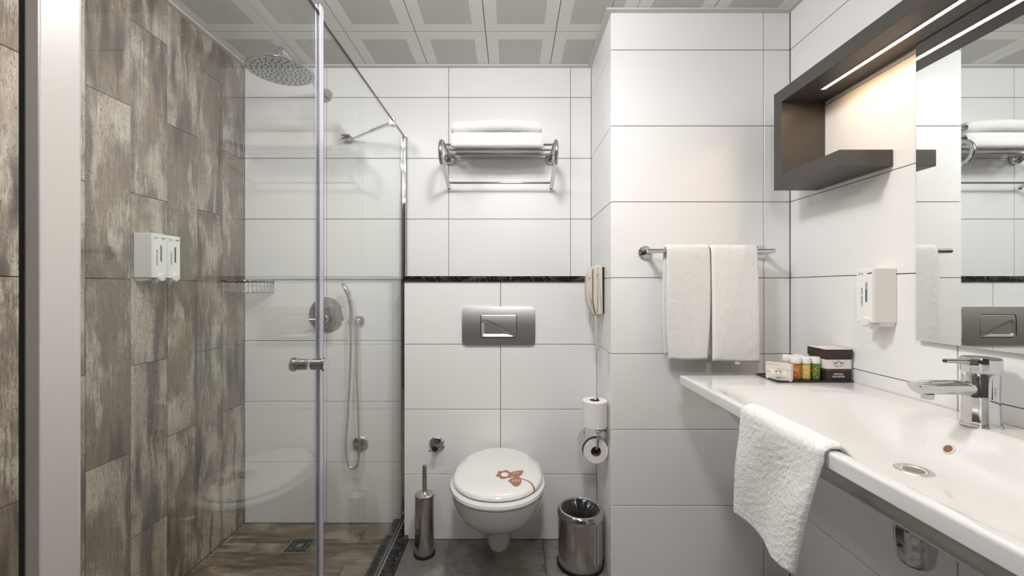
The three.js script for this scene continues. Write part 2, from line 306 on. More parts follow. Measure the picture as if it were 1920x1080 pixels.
// ------------------------------------------------------------------ shower glass
const XG = -0.53, GT = 1.905, KT = 0.022;
{
  const s = thing('shower_screen', 'fixed clear glass shower panel between shower and toilet', 'glass panel', [XG, KT, ZB]);
  const gp = part('glass_pane', box(-0.004, 0.004, 0.004, GT - KT, 0.012, 0.872), M.glass, s);
  part('pane_edge', [box(-0.004, 0.004, GT - KT, GT - KT + 0.0012, 0.012, 0.872), box(-0.004, 0.004, 0.004, GT - KT, 0.872, 0.8728)], M.glassEdge, gp, 'dark green polished glass edge');
  part('wall_profile', [box(-0.011, -0.0045, 0, GT - KT, 0.001, 0.028, 0.001), box(0.0045, 0.012, 0, GT - KT, 0.001, 0.028, 0.001), box(-0.011, 0.012, 0, GT - KT, 0.0005, 0.010)], M.chrome, s);
  part('bottom_profile', [box(-0.009, -0.0045, 0, 0.012, 0.03, 0.862), box(0.0045, 0.009, 0, 0.012, 0.03, 0.862)], M.satin, s);
  const y = GT - KT - 0.012, a = V(0.0, y, 0.205), b = V(-0.272, y - 0.004, 0.004);
  const bar = part('support_bar', rod(a.clone().add(V(-0.012, 0, -0.008)), b.clone().add(V(0.02, 0, 0.012)), 0.0065, 0.0065), M.chrome, s);
  part('bar_sleeve', rod(a.clone().lerp(b, 0.02), a.clone().lerp(b, 0.48), 0.0085), M.chrome, bar);
  part('glass_clamp', box(-0.012, 0.012, y - 0.014, y + 0.02, 0.19, 0.218, 0.002), M.chrome, bar);
  part('wall_bracket', [box(-0.295, -0.252, y - 0.015, y - 0.005, 0.002, 0.045, 0.003), box(-0.295, -0.252, y + 0.002, y + 0.010, 0.002, 0.045, 0.003), box(-0.288, -0.258, y - 0.012, y + 0.008, 0.002, 0.012, 0.002)], M.chrome, bar);
}
{
  const z0 = -1.125, z1 = -0.492;
  const s = thing('shower_door', 'hinged clear glass shower door with chrome knob', 'shower door', [XG, KT, z1]);
  const gp = part('glass_pane', box(-0.004, 0.004, 0.008, GT - KT + 0.008, z0 - z1, 0), M.glass, s);
  part('pane_edge', box(-0.004, 0.004, GT - KT + 0.008, GT - KT + 0.0092, z0 - z1, 0), M.glassEdge, gp, 'dark green polished glass edge');
  part('seal_strip', [box(-0.0065, 0.006, 0.004, GT - KT + 0.03, z0 - z1 - 0.012, z0 - z1 - 0.0005, 0.003), box(-0.0065, -0.0045, 0.004, GT - KT + 0.03, z0 - z1 - 0.004, z0 - z1 + 0.012), box(0.0045, 0.0065, 0.004, GT - KT + 0.03, z0 - z1 - 0.004, z0 - z1 + 0.012)], M.seal, s);
  const ky = 1.16 - 143 / 713 - KT, kz = -1.073 - z1;
  const k = part('door_knob', [rod(V(-0.040, ky, kz), V(-0.0045, ky, kz), 0.0145, 0.0145, 32), rod(V(0.0045, ky, kz), V(0.036, ky, kz), 0.0145, 0.0145, 32)], M.chrome, s);
  part('knob_cap', [rod(V(-0.047, ky, kz), V(-0.039, ky, kz), 0.0185, 0.0185, 32)], M.chrome, k);
  part('knob_cap', [rod(V(0.035, ky, kz), V(0.042, ky, kz), 0.0185, 0.0185, 32)], M.chrome, k);
  const p = thing('shower_door_post', 'broad brushed aluminium post holding the shower door hinge', 'post', [XG, KT, -0.467]);
  part('post_body', [box(-0.005, 0.014, 0, H - KT - 0.008, -0.022, 0.022, 0.003)], M.alu, p);
  part('gasket', [box(-0.0068, -0.0012, 0, H - KT - 0.008, 0.018, 0.023)], M.rubber, p);
  part('hinge_channel', [box(-0.009, 0.009, 0, H - KT - 0.008, -0.0265, -0.022, 0.001)], M.satin, p);
}

// ------------------------------------------------------------------ toilet
const TX = -0.056;
function ringD(y, W, front, back, n = 64, pw = 2.6) {      // egg outline: front end at distance front, wide point in between
  const mid = lerp(front, back, 0.44), out = [];
  for (let i = 0; i < n; i++) {
    const a = (i / n) * 2 * Math.PI, c = Math.cos(a), s = Math.sin(a), e = s > 0 ? 2 / pw : 2 / 2.1;
    const x = W * Math.sign(c) * Math.abs(c) ** e, r = Math.sign(s) * Math.abs(s) ** e;
    out.push(V(x, y, -(r > 0 ? mid + r * (back - mid) : mid + r * (mid - front))));
  }
  return out;
}
{
  const t = thing('toilet', 'white wall hung toilet with closed lid bearing a brown flower', 'toilet', [TX, 0, 0]);
  const B = 1.880, bowl = [[0.074, 0.030, 1.70], [0.078, 0.046, 1.672], [0.10, 0.054, 1.658], [0.15, 0.058, 1.645], [0.175, 0.062, 1.625], [0.195, 0.076, 1.59], [0.215, 0.098, 1.555], [0.245, 0.126, 1.51], [0.285, 0.156, 1.458], [0.33, 0.174, 1.424], [0.37, 0.181, 1.407], [0.386, 0.182, 1.402], [0.3895, 0.176, 1.41]];
  part('bowl', creased(loft(bowl.map(([y, w, f]) => ringD(y, w, f, B, 72, 5))), 0.7), M.ceramic, t);
  const seat = [[0.3905, 0.176, 1.410], [0.392, 0.184, 1.399], [0.400, 0.1865, 1.394], [0.409, 0.184, 1.397], [0.4135, 0.176, 1.408]];
  part('seat', creased(loft(seat.map(([y, w, f]) => ringD(y, w, f, 1.866, 72, 2.0))), 0.8), M.ceramic, t);
  const lidMap = canvasTex(720, 960, (c) => {
    c.fillStyle = 'rgb(232,231,229)'; c.fillRect(0, 0, 720, 960); c.fillStyle = 'rgb(158,92,58)'; c.strokeStyle = 'rgb(158,92,58)';
    const X = (x) => (x - TX + 0.18) * 2000, Y = (d) => (1.88 - (1.567 + (d - 1.567) * (d > 1.49 ? 0.7 : 1))) * 2000;  // metres on the lid -> pixels
    const fx = -0.029, fd = 1.590;
    for (let i = 0; i < 6; i++) { const a = i * Math.PI / 3 + 0.3; c.beginPath(); c.ellipse(X(fx + 0.021 * Math.cos(a)), Y(fd + 0.036 * Math.sin(a)), 27, 26, 0, 0, 7); c.fill(); }
    c.fillStyle = 'rgb(232,231,229)'; c.beginPath(); c.ellipse(X(fx), Y(fd), 29, 36, 0, 0, 7); c.fill(); c.fillStyle = 'rgb(158,92,58)';
    c.beginPath(); c.moveTo(X(-0.008), Y(1.607)); c.bezierCurveTo(X(0.008), Y(1.64), X(0.03), Y(1.64), X(0.045), Y(1.642)); c.bezierCurveTo(X(0.045), Y(1.60), X(0.03), Y(1.56), X(0.022), Y(1.565)); c.lineTo(X(-0.008), Y(1.56)); c.fill();
    c.beginPath(); c.moveTo(X(-0.016), Y(1.510)); c.bezierCurveTo(X(-0.004), Y(1.55), X(0.005), Y(1.568), X(0.025), Y(1.565)); c.bezierCurveTo(X(0.045), Y(1.53), X(0.035), Y(1.49), X(0.012), Y(1.488)); c.bezierCurveTo(X(0.005), Y(1.488), X(-0.006), Y(1.506), X(-0.016), Y(1.510)); c.fill();
    c.lineWidth = 14; c.lineCap = 'round'; c.beginPath(); c.moveTo(X(0.02), Y(1.56)); c.bezierCurveTo(X(0.04), Y(1.525), X(0.07), Y(1.54), X(0.083), Y(1.478)); c.stroke();
    c.strokeStyle = 'rgb(232,231,229)'; c.lineWidth = 4; for (const k of [0, 1, 2, 3]) { c.beginPath(); c.moveTo(X(0.005 + k * 0.008), Y(1.535)); c.lineTo(X(0.001 + k * 0.008), Y(1.508)); c.stroke(); }
    c.lineWidth = 5; c.beginPath(); c.moveTo(X(0.004), Y(1.598)); c.quadraticCurveTo(X(0.012), Y(1.618), X(0.028), Y(1.615)); c.stroke();
  });
  const lid = [[0.4145, 0.166, 1.424], [0.416, 0.172, 1.417], [0.421, 0.1745, 1.413], [0.427, 0.173, 1.415], [0.4315, 0.167, 1.423], [0.4345, 0.150, 1.444], [0.436, 0.10, 1.50], [0.4365, 0.04, 1.58]];
  const g = loft(lid.map(([y, w, f], i) => ringD(y, w, f, i > 4 ? lerp(1.860, 1.66, (i - 4) / 3) : 1.862, 72, 1.98)));
  const p = g.attributes.position, uv = g.attributes.uv; for (let i = 0; i < p.count; i++) uv.setXY(i, (p.getX(i) + 0.18) / 0.36, (-p.getZ(i) - 1.40) / 0.48);
  const lm = M.ceramic.clone(); lm.color.setRGB(0.99, 0.99, 0.99); lm.map = lidMap; part('lid', creased(g, 0.8), lm, t);
  for (const s of [-1, 1]) part('hinge', rod(V(s * 0.09, 0.405, -1.868), V(s * 0.05, 0.405, -1.868), 0.012), M.chrome, t);
  for (const s of [-1, 1]) part('side_cap', at(new THREE.SphereGeometry(0.006, 12, 8), s * 0.166, 0.315, -1.60), M.chrome, t);
}
{
  const t = thing('flush_plate', 'satin chrome flush plate with a wave shaped button above the toilet', 'flush plate', [-0.061, 0.986, ZC]);
  
  const O = rrect(0.338, 0.178, 0.020).getSpacedPoints(160), I = rrect(0.168, 0.109, 0.010).getSpacedPoints(160), dome = (y) => 0.0145 - 0.0085 * (y / 0.089) ** 2 * (y > 0 ? 1 : 0.5);
  const ring = (k, z, q = 1) => O.slice(0, 160).map((p, i) => { const x = lerp(p.x * q, I[i].x, k), y = lerp(p.y * q, I[i].y, k); return V(x, y, z === null ? dome(y) : z); });
  part('plate', creased(loft([ring(0, 0), ring(0, 0.0035), ring(0, null, 0.992), ...[0.1, 0.25, 0.4, 0.55, 0.7, 0.85, 1].map((k) => ring(k, null)), ring(1, 0.002)], false, false), 0.6), M.satin, t);
  part('recess', box(-0.085, 0.085, -0.056, 0.056, 0.0005, 0.003), M.black, t);
  // button with a wave-shaped hollow
  const N = 40, K = 40, pos = [], idx = [];
  for (let j = 0; j <= K; j++) for (let i = 0; i <= N; i++) {
    const x = lerp(-0.081, 0.081, i / N), y = lerp(-0.0515, 0.0515, j / K), w = lerp(0.030, -0.036, smooth(-0.08, 0.09, x)) ;
    const dip = 0.0085 * smooth(0.001, -0.020, y - w) * smooth(-0.052, -0.030, y - 0.3 * x * 0) * smooth(0.081, 0.06, Math.abs(x));
    const em = Math.min(0.081 - Math.abs(x), 0.0515 - Math.abs(y)); pos.push(x, y, 0.0135 - 0.004 * (y / 0.0515) ** 2 * (y > 0 ? 1 : 0) - dip - 0.0006 * (1 - smooth(0, 0.0012, em)));
  }
  for (let j = 0; j < K; j++) for (let i = 0; i < N; i++) { const a = j * (N + 1) + i; idx.push(a, a + 1, a + N + 2, a, a + N + 2, a + N + 1); }
  const g = new THREE.BufferGeometry(); g.setAttribute('position', new THREE.Float32BufferAttribute(pos, 3)); g.setAttribute('uv', new THREE.Float32BufferAttribute(pos.filter((_, i) => i % 3 < 2), 2)); g.setIndex(idx); g.computeVertexNormals();
  part('button', [g, box(-0.081, 0.081, -0.0515, 0.0515, 0.003, 0.0075)], M.satin, t);
}
{
  const t = thing('angle_valve', 'round chrome wall valve left of the toilet', 'valve', [-0.346, 0.44, ZC]);
  part('rosette', latheC([[0, 0], [0.036, 0], [0.036, 0.004], [0.030, 0.010], [0.012, 0.012], [0, 0.012]]).rotateX(Math.PI / 2), M.chrome, t);
  part('valve_body', rod(V(0, 0, 0.01), V(0, 0, 0.055), 0.013, 0.013, 28), M.chrome, t);
  part('lever', rod(V(-0.008, -0.006, 0.047), V(-0.030, -0.014, 0.050), 0.003), M.chrome, t);
}

// ------------------------------------------------------------------ toilet brush, bin
{
  const t = thing('toilet_brush', 'slim stainless steel toilet brush holder beside the shower kerb', 'toilet brush', [-0.382, 0, -1.782]);
  part('base_ring', latheC([[0, 0], [0.046, 0], [0.046, 0.010], [0.042, 0.012], [0, 0.012]]), M.rubber, t);
  part('holder', latheC([[0, 0.012], [0.0415, 0.012], [0.0415, 0.252], [0, 0.252]]), M.steel, t);
  part('lid', latheC([[0, 0.2525], [0.0435, 0.2525], [0.0435, 0.257], [0.041, 0.2615], [0.012, 0.276], [0, 0.276]]), M.steel, t);
  part('handle', latheC([[0, 0.274], [0.0095, 0.274], [0.0095, 0.384], [0.008, 0.387], [0, 0.387]], 24), M.steel, t);
}
{
  const t = thing('waste_bin', 'round stainless steel waste bin lined with a black bag', 'bin', [0.288, 0, -1.722]);
  part('base_ring', latheC([[0, 0], [0.098, 0], [0.098, 0.012], [0.094, 0.016], [0, 0.016]], 64), M.rubber, t);
  part('body', latheC([[0, 0.016], [0.0935, 0.016], [0.0935, 0.212], [0.090, 0.212], [0.088, 0.20], [0.088, 0.03], [0, 0.03]], 64), M.steel, t);
  part('rim', lathe([[0.0938, 0.205], [0.0965, 0.207], [0.0970, 0.214], [0.094, 0.226], [0.089, 0.233], [0.083, 0.2355], [0.079, 0.232], [0.078, 0.225], [0.080, 0.212], [0.090, 0.206], [0.0938, 0.205]], 64), M.chrome, t);
  const N = 96, prof = [[0.0788, 0.229], [0.071, 0.222], [0.059, 0.205], [0.045, 0.178], [0.034, 0.14], [0.030, 0.09], [0.02, 0.065], [0.001, 0.06]], pos = [], idx = [];
  prof.forEach(([r, y], j) => { for (let i = 0; i < N; i++) { const a = i / N * 2 * Math.PI, k = j === 0 ? 0 : Math.min(1, j / 3); const w = 0.011 * k * (Math.sin(a * 9 + 2 * Math.sin(a * 3)) + 0.7 * Math.sin(a * 17 + j * 0.5) + 0.6 * Math.sin(a * 26 + j * 1.7)) * (r / 0.05); pos.push((r + w) * Math.cos(a), y + 0.006 * k * Math.sin(a * 5 + j), (r + w) * Math.sin(a)); } });
  for (let j = 0; j < prof.length - 1; j++) for (let i = 0; i < N; i++) { const a = j * N + i, b = j * N + (i + 1) % N; idx.push(a, b, b + N, a, b + N, a + N); }
  const g = new THREE.BufferGeometry(); g.setAttribute('position', new THREE.Float32BufferAttribute(pos, 3)); g.setAttribute('uv', new THREE.Float32BufferAttribute(new Float32Array(pos.length / 3 * 2), 2)); g.setIndex(idx); g.computeVertexNormals();
  part('bag_liner', g, M.bag, t);
  const seam = []; for (let i = 0; i <= 20; i++) { const a = lerp(0.62, 1.02, i / 20); seam.push([Math.sin(Math.PI / 2 - a), Math.cos(Math.PI / 2 - a)]); }
  const pts = []; for (let i = 0; i <= 10; i++) pts.push(V(0.0938 * Math.cos(0.98), 0.205 - i * 0.0152, 0.0938 * Math.sin(0.98)));
  for (const [a, y] of [[0.95, 0.042], [0.86, 0.034], [0.7, 0.033], [0.5, 0.033], [0.32, 0.036]]) pts.push(V(0.0938 * Math.cos(a), y, 0.0938 * Math.sin(a)));
  part('seam', tube(pts, 0.0009, 80, 6), M.nozzle, t);
}

// ------------------------------------------------------------------ towel rack on the back wall
const RXL = -0.307, RXR = 0.191;
{
  const t = thing('towel_rack', 'chrome towel rack with curled ends on the back wall', 'towel rack', [0, 0, 0]);
  const y0 = 1.800;
  for (const x of [RXL, RXR]) {
    const pts = [V(x, y0, ZB + 0.01), V(x, y0 + 0.002, -1.93), V(x, y0 + 0.004, -1.85), V(x, y0 + 0.003, -1.795)];
    for (let i = 1; i <= 9; i++) { const a = Math.PI / 2 + i * Math.PI * 1.04 / 9; pts.push(V(x, 1.753 + 0.05 * Math.sin(a), -1.795 - 0.047 * Math.cos(a))); }
    pts.push(V(x, 1.690, -1.86), V(x, 1.672, -1.92), V(x, 1.655, -1.975), V(x, 1.645, -1.990));
    part('side_loop', tube(pts, 0.0095, 120, 14), M.chrome, t);
    part('rosette', lathe([[0, 0], [0.024, 0], [0.029, 0.007], [0.030, 0.014], [0.027, 0.025], [0.019, 0.034], [0.008, 0.038], [0, 0.0385]]).rotateX(Math.PI / 2).translate(x, y0 - 0.004, ZB), M.chrome, t);
  }
  for (const d of [1.83, 1.90, 1.965]) part('shelf_bar', rod(V(RXL, y0 + 0.003, -d), V(RXR, y0 + 0.003, -d), 0.0052), M.chrome, t);
  part('hanging_bar', rod(V(RXL, 1.663, -1.952), V(RXR, 1.663, -1.952), 0.0052), M.chrome, t);
}

// ------------------------------------------------------------------ cloth: a solid sheet swept along a folded path
function cloth(path, thick, nt, ns, map, amp = 0.0015, sd = 1, freq = 60, edge = 0.05) {
  const curve = new THREE.CatmullRomCurve3(path.map(([a, b]) => V(a, b, 0)), false, 'centripetal'), P = curve.getSpacedPoints(ns), L = curve.getLength(), rings = [];
  const nrm = P.map((p, i) => { const q = P[Math.min(i + 1, ns)].clone().sub(P[Math.max(i - 1, 0)]).normalize(); return V(-q.y, q.x, 0); });
  for (let j = 0; j <= nt; j++) {
    const t = j / nt, e = Math.min(t, 1 - t) / edge, ft = e >= 1 ? 1 : Math.sqrt(Math.max(0.02, 1 - (1 - e) ** 2)), loop = [];
    const one = (i, side) => {
      const es = Math.min(i, ns - i) / ns * L / (thick * 0.6), fs = es >= 1 ? 1 : Math.sqrt(Math.max(0.05, 1 - (1 - es) ** 2));
      const n = fbm(i / ns * L * freq + side * 31, t * freq * 0.3, sd, 3) - 0.5, f = (thick / 2) * ft * fs + amp * 2 * n * ft;
      const p = P[i].clone().addScaledVector(nrm[i], side * f); loop.push(map(p.x, p.y, t, i / ns));
    };
    for (let i = 0; i <= ns; i++) one(i, 1);
    for (let i = ns; i >= 0; i--) one(i, -1);
    rings.push(loop);
  }
  const g = loft(rings, true, true, true), p = g.attributes.position, uv = g.attributes.uv; for (let i = 0; i < p.count; i++) uv.setXY(i, (p.getX(i) + p.getZ(i) * 0.7) * 9, (p.getY(i) + p.getZ(i) * 0.5) * 9);
  return g;
}
// folded bath towels on the rack
function foldedTowel(y, x0, x1, front, droop, sd) {
  const m = (a, b, t) => { const s = (t - 0.5) * 2; return V(lerp(x0, x1, t), b + 0.003 * Math.sin(t * 5 + sd) - 0.004 * s * s * s * s, a + 0.004 * Math.sin(t * 7 + sd * 2)); };
  const F = -front;
  return [
    cloth([[-1.990, y + 0.009], [-1.93, y + 0.009], [-1.87, y + 0.008], [F - 0.022, y + 0.007 - droop * 0.6], [F - 0.010, y + 0.012 - droop], [F - 0.008, y + 0.026 - droop * 0.4], [F - 0.018, y + 0.039], [-1.87, y + 0.040], [-1.93, y + 0.039], [-1.985, y + 0.038]], 0.016, 40, 90, m, 0.0012, sd, 60, 0.03),
    cloth([[-1.985, y + 0.0245], [-1.93, y + 0.0245], [-1.86, y + 0.0240], [F - 0.030, y + 0.024 - droop * 0.3]], 0.015, 24, 30, m, 0.0010, sd + 3, 60, 0.03)];
}
solo('folded_towel', 'folded white bath towel lying directly on the rack bars', 'towel', foldedTowel(1.8085, -0.272, 0.140, 1.802, 0.028, 2), M.towelFlat, [0, 0, 0], 'folded towels on the rack');
solo('folded_towel', 'folded white bath towel on top of the pile on the rack', 'towel', foldedTowel(1.8625, -0.272, 0.134, 1.806, 0.001, 5), M.towelFlat, [0, 0, 0], 'folded towels on the rack');

// ------------------------------------------------------------------ shower fittings
{
  const t = thing('rain_shower_head', 'round chrome rain shower head on a long wall arm', 'shower head', [-0.918, 2.108, ZB]);
  part('wall_rosette', latheC([[0, 0], [0.034, 0], [0.034, 0.006], [0.027, 0.014], [0, 0.014]]).rotateX(Math.PI / 2), M.chrome, t);
  part('arm', tube([V(0, 0, 0.005), V(0, 0, 0.12), V(0, -0.002, 0.28), V(0.002, -0.002, 0.385), V(0.004, -0.010, 0.408), V(0.006, -0.030, 0.414), V(0.007, -0.050, 0.414)], 0.0105, 60, 16), M.chrome, t);
  const h = new THREE.Group(); h.name = 'head'; h.position.set(0.010, -0.092, 0.405); h.rotation.set(0.03, 0, 0.02); t.add(h);
  part('ball_joint', [at(new THREE.SphereGeometry(0.019, 24, 16), 0, 0.036, 0), rod(V(0, 0.008, 0), V(0, 0.03, 0), 0.026, 0.014, 28)], M.chrome, h);
  part('shell', lathe([[0, 0.014], [0.03, 0.013], [0.09, 0.008], [0.118, 0.004], [0.1225, 0.000], [0.1215, -0.004], [0.117, -0.0055]], 72), M.chrome, h);
  part('face', at(new THREE.CylinderGeometry(0.1175, 0.1175, 0.003, 72), 0, -0.004, 0), std(new THREE.Color().setRGB(0.52, 0.53, 0.53), 0.4, 0.2), h);
  const studs = [];
  for (const [r, n] of [[0, 1], [0.017, 6], [0.034, 12], [0.051, 16], [0.068, 20], [0.085, 24], [0.103, 26]]) for (let i = 0; i < n; i++) { const a = i / n * 6.2832 + r * 20; studs.push(at(new THREE.CylinderGeometry(0.0036, 0.0030, 0.003, 8), r * Math.cos(a), -0.0068, r * Math.sin(a))); }
  const st = part('nozzles', studs, M.nozzle, h); st.userData.kind = 'stuff';
}
{
  const t = thing('shower_mixer', 'large round chrome shower mixer plate on the back wall', 'shower mixer', [-0.914, 1.028, ZB]);
  part('wall_plate', latheC([[0, 0], [0.087, 0], [0.087, 0.004], [0.083, 0.008], [0, 0.010]], 72).rotateX(Math.PI / 2), M.chrome, t);
  part('inner_plate', plate(rrect(0.085, 0.118, 0.026), 0.010, 0.003, 3).translate(0.004, -0.004, 0.008), M.chrome, t);
  part('diverter', rod(V(0.006, 0.034, 0.016), V(0.006, 0.034, 0.030), 0.011, 0.011, 28), M.chrome, t);
  const k = part('control_knob', latheC([[0, 0.014], [0.024, 0.014], [0.024, 0.04], [0.020, 0.048], [0, 0.049]]).rotateX(Math.PI / 2).translate(0.002, -0.020, 0), M.chrome, t);
  part('lever', rod(V(0.002, -0.020, 0.040), V(-0.055, -0.020, 0.062), 0.0065, 0.0065), M.chrome, k);
}
{
  const t = thing('hand_shower', 'chrome hand shower with looping metal hose', 'hand shower', [0, 0, 0]);
  part('wall_rosette', latheC([[0, 0], [0.027, 0], [0.027, 0.008], [0.022, 0.014], [0.014, 0.016], [0, 0.016]]).rotateX(Math.PI / 2).translate(-0.752, 0.998, ZB), M.chrome, t);
  part('holder', [rod(V(-0.752, 0.998, ZB + 0.012), V(-0.756, 0.998, ZB + 0.055), 0.013, 0.013, 24), rod(V(-0.768, 0.986, -1.945), V(-0.764, 1.012, -1.950), 0.0165, 0.0165, 28)], M.chrome, t);
  part('handle', tube([V(-0.7665, 0.972, -1.944), V(-0.766, 1.02, -1.947), V(-0.769, 1.075, -1.948), V(-0.776, 1.105, -1.946)], 0.0105, 40, 16), M.chrome, t);
  const hd = new THREE.Group(); hd.name = 'spray_head'; hd.position.set(-0.786, 1.146, -1.935); hd.rotation.set(0, 0.45, -1.18); t.add(hd);
  part('spray_shell', at(lathe([[0, 0.016], [0.02, 0.015], [0.034, 0.009], [0.039, 0.000], [0.038, -0.006], [0.035, -0.008]], 40).scale(1.15, 1, 0.95)), M.chrome, hd);
  part('spray_face', at(new THREE.CylinderGeometry(0.0355, 0.0355, 0.003, 40).scale(1.15, 1, 0.95), 0, -0.0065, 0), std(new THREE.Color().setRGB(0.45, 0.46, 0.46), 0.35, 0.4), hd);
  part('hose', tube([V(-0.767, 0.975, -1.944), V(-0.768, 0.90, -1.946), V(-0.776, 0.75, -1.955), V(-0.790, 0.55, -1.965), V(-0.803, 0.40, -1.972), V(-0.795, 0.315, -1.973), V(-0.770, 0.288, -1.970), V(-0.742, 0.315, -1.962), V(-0.732, 0.40, -1.955), V(-0.738, 0.55, -1.960), V(-0.748, 0.75, -1.970), V(-0.751, 0.90, -1.985), V(-0.752, 0.985, -1.992)], 0.0065, 160, 12), M.satin, t);
}
{
  const t = thing('wall_outlet_cap', 'small round chrome cap low on the shower back wall', 'cap', [-0.747, 0.392, ZB]);
  part('disc', latheC([[0, 0], [0.039, 0], [0.039, 0.004], [0.034, 0.009], [0, 0.011]]).rotateX(Math.PI / 2), M.chrome, t);
  part('stub', rod(V(0, 0, 0.009), V(0, 0, 0.026), 0.010, 0.009), M.chrome, t);
}
{
  const t = thing('corner_basket', 'chrome wire soap basket in the shower corner', 'basket', [XL, 1.140, ZB]);
  const q = (r, y, n = 24) => { const o = []; o.push(V(0.006, y, r)); for (let i = 0; i <= n; i++) { const a = i / n * Math.PI / 2, s = 1.0; o.push(V(0.006 + (r - 0.006) * Math.sin(a) ** 0.9 * s, y, 0.006 + (r - 0.006) * Math.cos(a) ** 0.9 * s)); } return o; };
  const R = 0.148;
  part('top_rim', [tube([...q(R, 0.054)], 0.0048, 80, 10), rod(V(0.004, 0.054, 0.004), V(0.004, 0.054, R), 0.0036), rod(V(0.004, 0.054, 0.004), V(R, 0.054, 0.004), 0.0036)], M.chrome, t);
  part('guard_rail', tube(q(R, 0.030), 0.0016, 60, 8), M.chrome, t);
  part('bottom_rim', [tube(q(R, 0.002), 0.0022, 60, 8), rod(V(0.004, 0.002, 0.004), V(0.004, 0.002, R), 0.002), rod(V(0.004, 0.002, 0.004), V(R, 0.002, 0.004), 0.002)], M.chrome, t);
  for (let i = 0; i <= 12; i++) { const a = i / 12 * Math.PI / 2, x = 0.006 + (R - 0.006) * Math.sin(a) ** 0.9, z = 0.006 + (R - 0.006) * Math.cos(a) ** 0.9; part('wire', rod(V(x, 0.002, z), V(x, 0.054, z), 0.0014, 0.0014, 8), M.chrome, t); }
  for (let i = 1; i < 8; i++) { const x = i / 8 * R, z = R * Math.sqrt(1 - (x / R) ** 2); part('floor_wire', rod(V(x, 0.002, 0.004), V(x, 0.002, Math.max(z, 0.02)), 0.0014, 0.0014, 8), M.chrome, t); }
}
// floor drain with a meander grate
{
  const t = thing('floor_drain', 'square metal drain grate with meander pattern on shower floor', 'drain', [-0.953, 0, -1.834]);
  const S = 0.0575, dm = std(new THREE.Color().setRGB(0.34, 0.33, 0.31), 0.45, 0.6);
  part('sump', box(-S, S, -0.003, 0.0012, -S, S), M.nozzle, t);
  part('rim', [box(-S, S, 0, 0.0035, -S, -S + 0.008), box(-S, S, 0, 0.0035, S - 0.008, S), box(-S, -S + 0.008, 0, 0.0035, -S + 0.008, S - 0.008), box(S - 0.008, S, 0, 0.0035, -S + 0.008, S - 0.008)], dm, t);
  const cell = 0.0325, w = 0.0024;
  for (let i = -1; i <= 1; i++) for (let j = -1; j <= 1; j++) {
    const cx = i * cell, cz = j * cell, b = (x0, x1, z0, z1) => box(cx + x0, cx + x1, 0.001, 0.0034, cz + z0, cz + z1), c = 0.0135;
    part('meander', i || j ? [b(-c, c, -c, -c + w), b(c - w, c, -c, c), b(-c + 0.006, c, c - w, c), b(-c + 0.006, -c + 0.006 + w, -c + 0.007, c), b(-c + 0.006, c - 0.007, -c + 0.007, -c + 0.007 + w), b(-c - 0.006, -c + w, -c, -c + w)] : [box(-c, c, 0.001, 0.0034, -c, c)], dm, t);
  }
}

// ------------------------------------------------------------------ soap dispensers (outward = +z, width along x)
function dispenser(text, labelText, position, turn, level, levelTop, name) {
  const t = thing(name, labelText, 'dispenser', position, turn);
  const W = 0.0595, Hh = 0.158, D = 0.066;
  const px = canvasTex(240, 632, (c, w, h) => {
    c.fillStyle = 'rgb(238,238,234)'; c.fillRect(0, 0, w, h); emblem(c, 56, 64, 84, 'rgb(20,19,18)');
    c.fillStyle = 'rgb(40,38,36)'; c.beginPath(); c.arc(207, 54, 11, 0, 7); c.fill(); c.fillRect(150, 50, 56, 11); c.fillRect(158, 50, 7, 19); c.fillRect(172, 50, 6, 17);
    c.save(); c.translate(88, 245 + (text.length > 8 ? 210 : 190)); c.rotate(-Math.PI / 2); c.font = 'bold 40px sans-serif'; c.fillStyle = 'rgb(20,19,18)'; c.fillText(text, 0, 0, text.length > 8 ? 232 : 190); c.restore();
  });
  part('body', box(-W / 2, W / 2, 0, Hh, 0, D - 0.001, 0.003), M.plastic, t);
  const fp = new THREE.PlaneGeometry(W - 0.004, Hh - 0.004); part('front_panel', fp.translate(0, Hh / 2, D + 0.0002), std(0xffffff, 0.3, 0, { map: px }), t);
  const win = part('level_window', plate(rrect(0.0052, 0.058, 0.0025), 0.0014, 0.0003).translate(0.0055, 0.088, D + 0.0002), std(levelTop, 0.15), t);
  if (level) part('liquid', plate(rrect(0.0048, 0.037, 0.0023), 0.0016, 0.0003).translate(0.0055, 0.0785, D + 0.0003), std(level, 0.12), win);
  part('push_knob', latheC([[0, 0], [0.0145, 0], [0.0145, 0.007], [0.012, 0.010], [0, 0.011]], 36).rotateX(Math.PI / 2).translate(0.004, 0.003, D - 0.002), M.plastic, t);
  part('pump_arm', box(-0.008, 0.016, -0.012, 0.001, 0.020, D, 0.004), M.plastic, t);
  part('base_tray', creased(plate((() => { const s = new THREE.Shape(); s.moveTo(0, 0); s.lineTo(0.045, 0); s.lineTo(0.045, -0.006); s.quadraticCurveTo(0.02, -0.014, 0.008, -0.012); s.quadraticCurveTo(0, -0.008, 0, 0); return s; })(), W - 0.006, 0.001).rotateY(-Math.PI / 2).translate(W / 2 - 0.003, 0.0005, 0.002), 0.5), M.plastic, t);
  part('nozzle', rod(V(0.006, -0.019, 0.045), V(0.006, -0.009, 0.045), 0.007, 0.009), M.plastic, t);
  return t;
}
dispenser('SHOWER GEL', 'white shower gel dispenser, the nearer of the pair on the plank wall', [XL, 1.195, -1.452], Math.PI / 2, null, new THREE.Color().setRGB(0.12, 0.12, 0.11), 'soap_dispenser');
dispenser('SHAMPOO', 'white shampoo dispenser, the farther of the pair on the plank wall', [XL, 1.195, -1.513], Math.PI / 2, new THREE.Color().setRGB(0.03, 0.014, 0.012), new THREE.Color().setRGB(0.04, 0.02, 0.018), 'soap_dispenser');
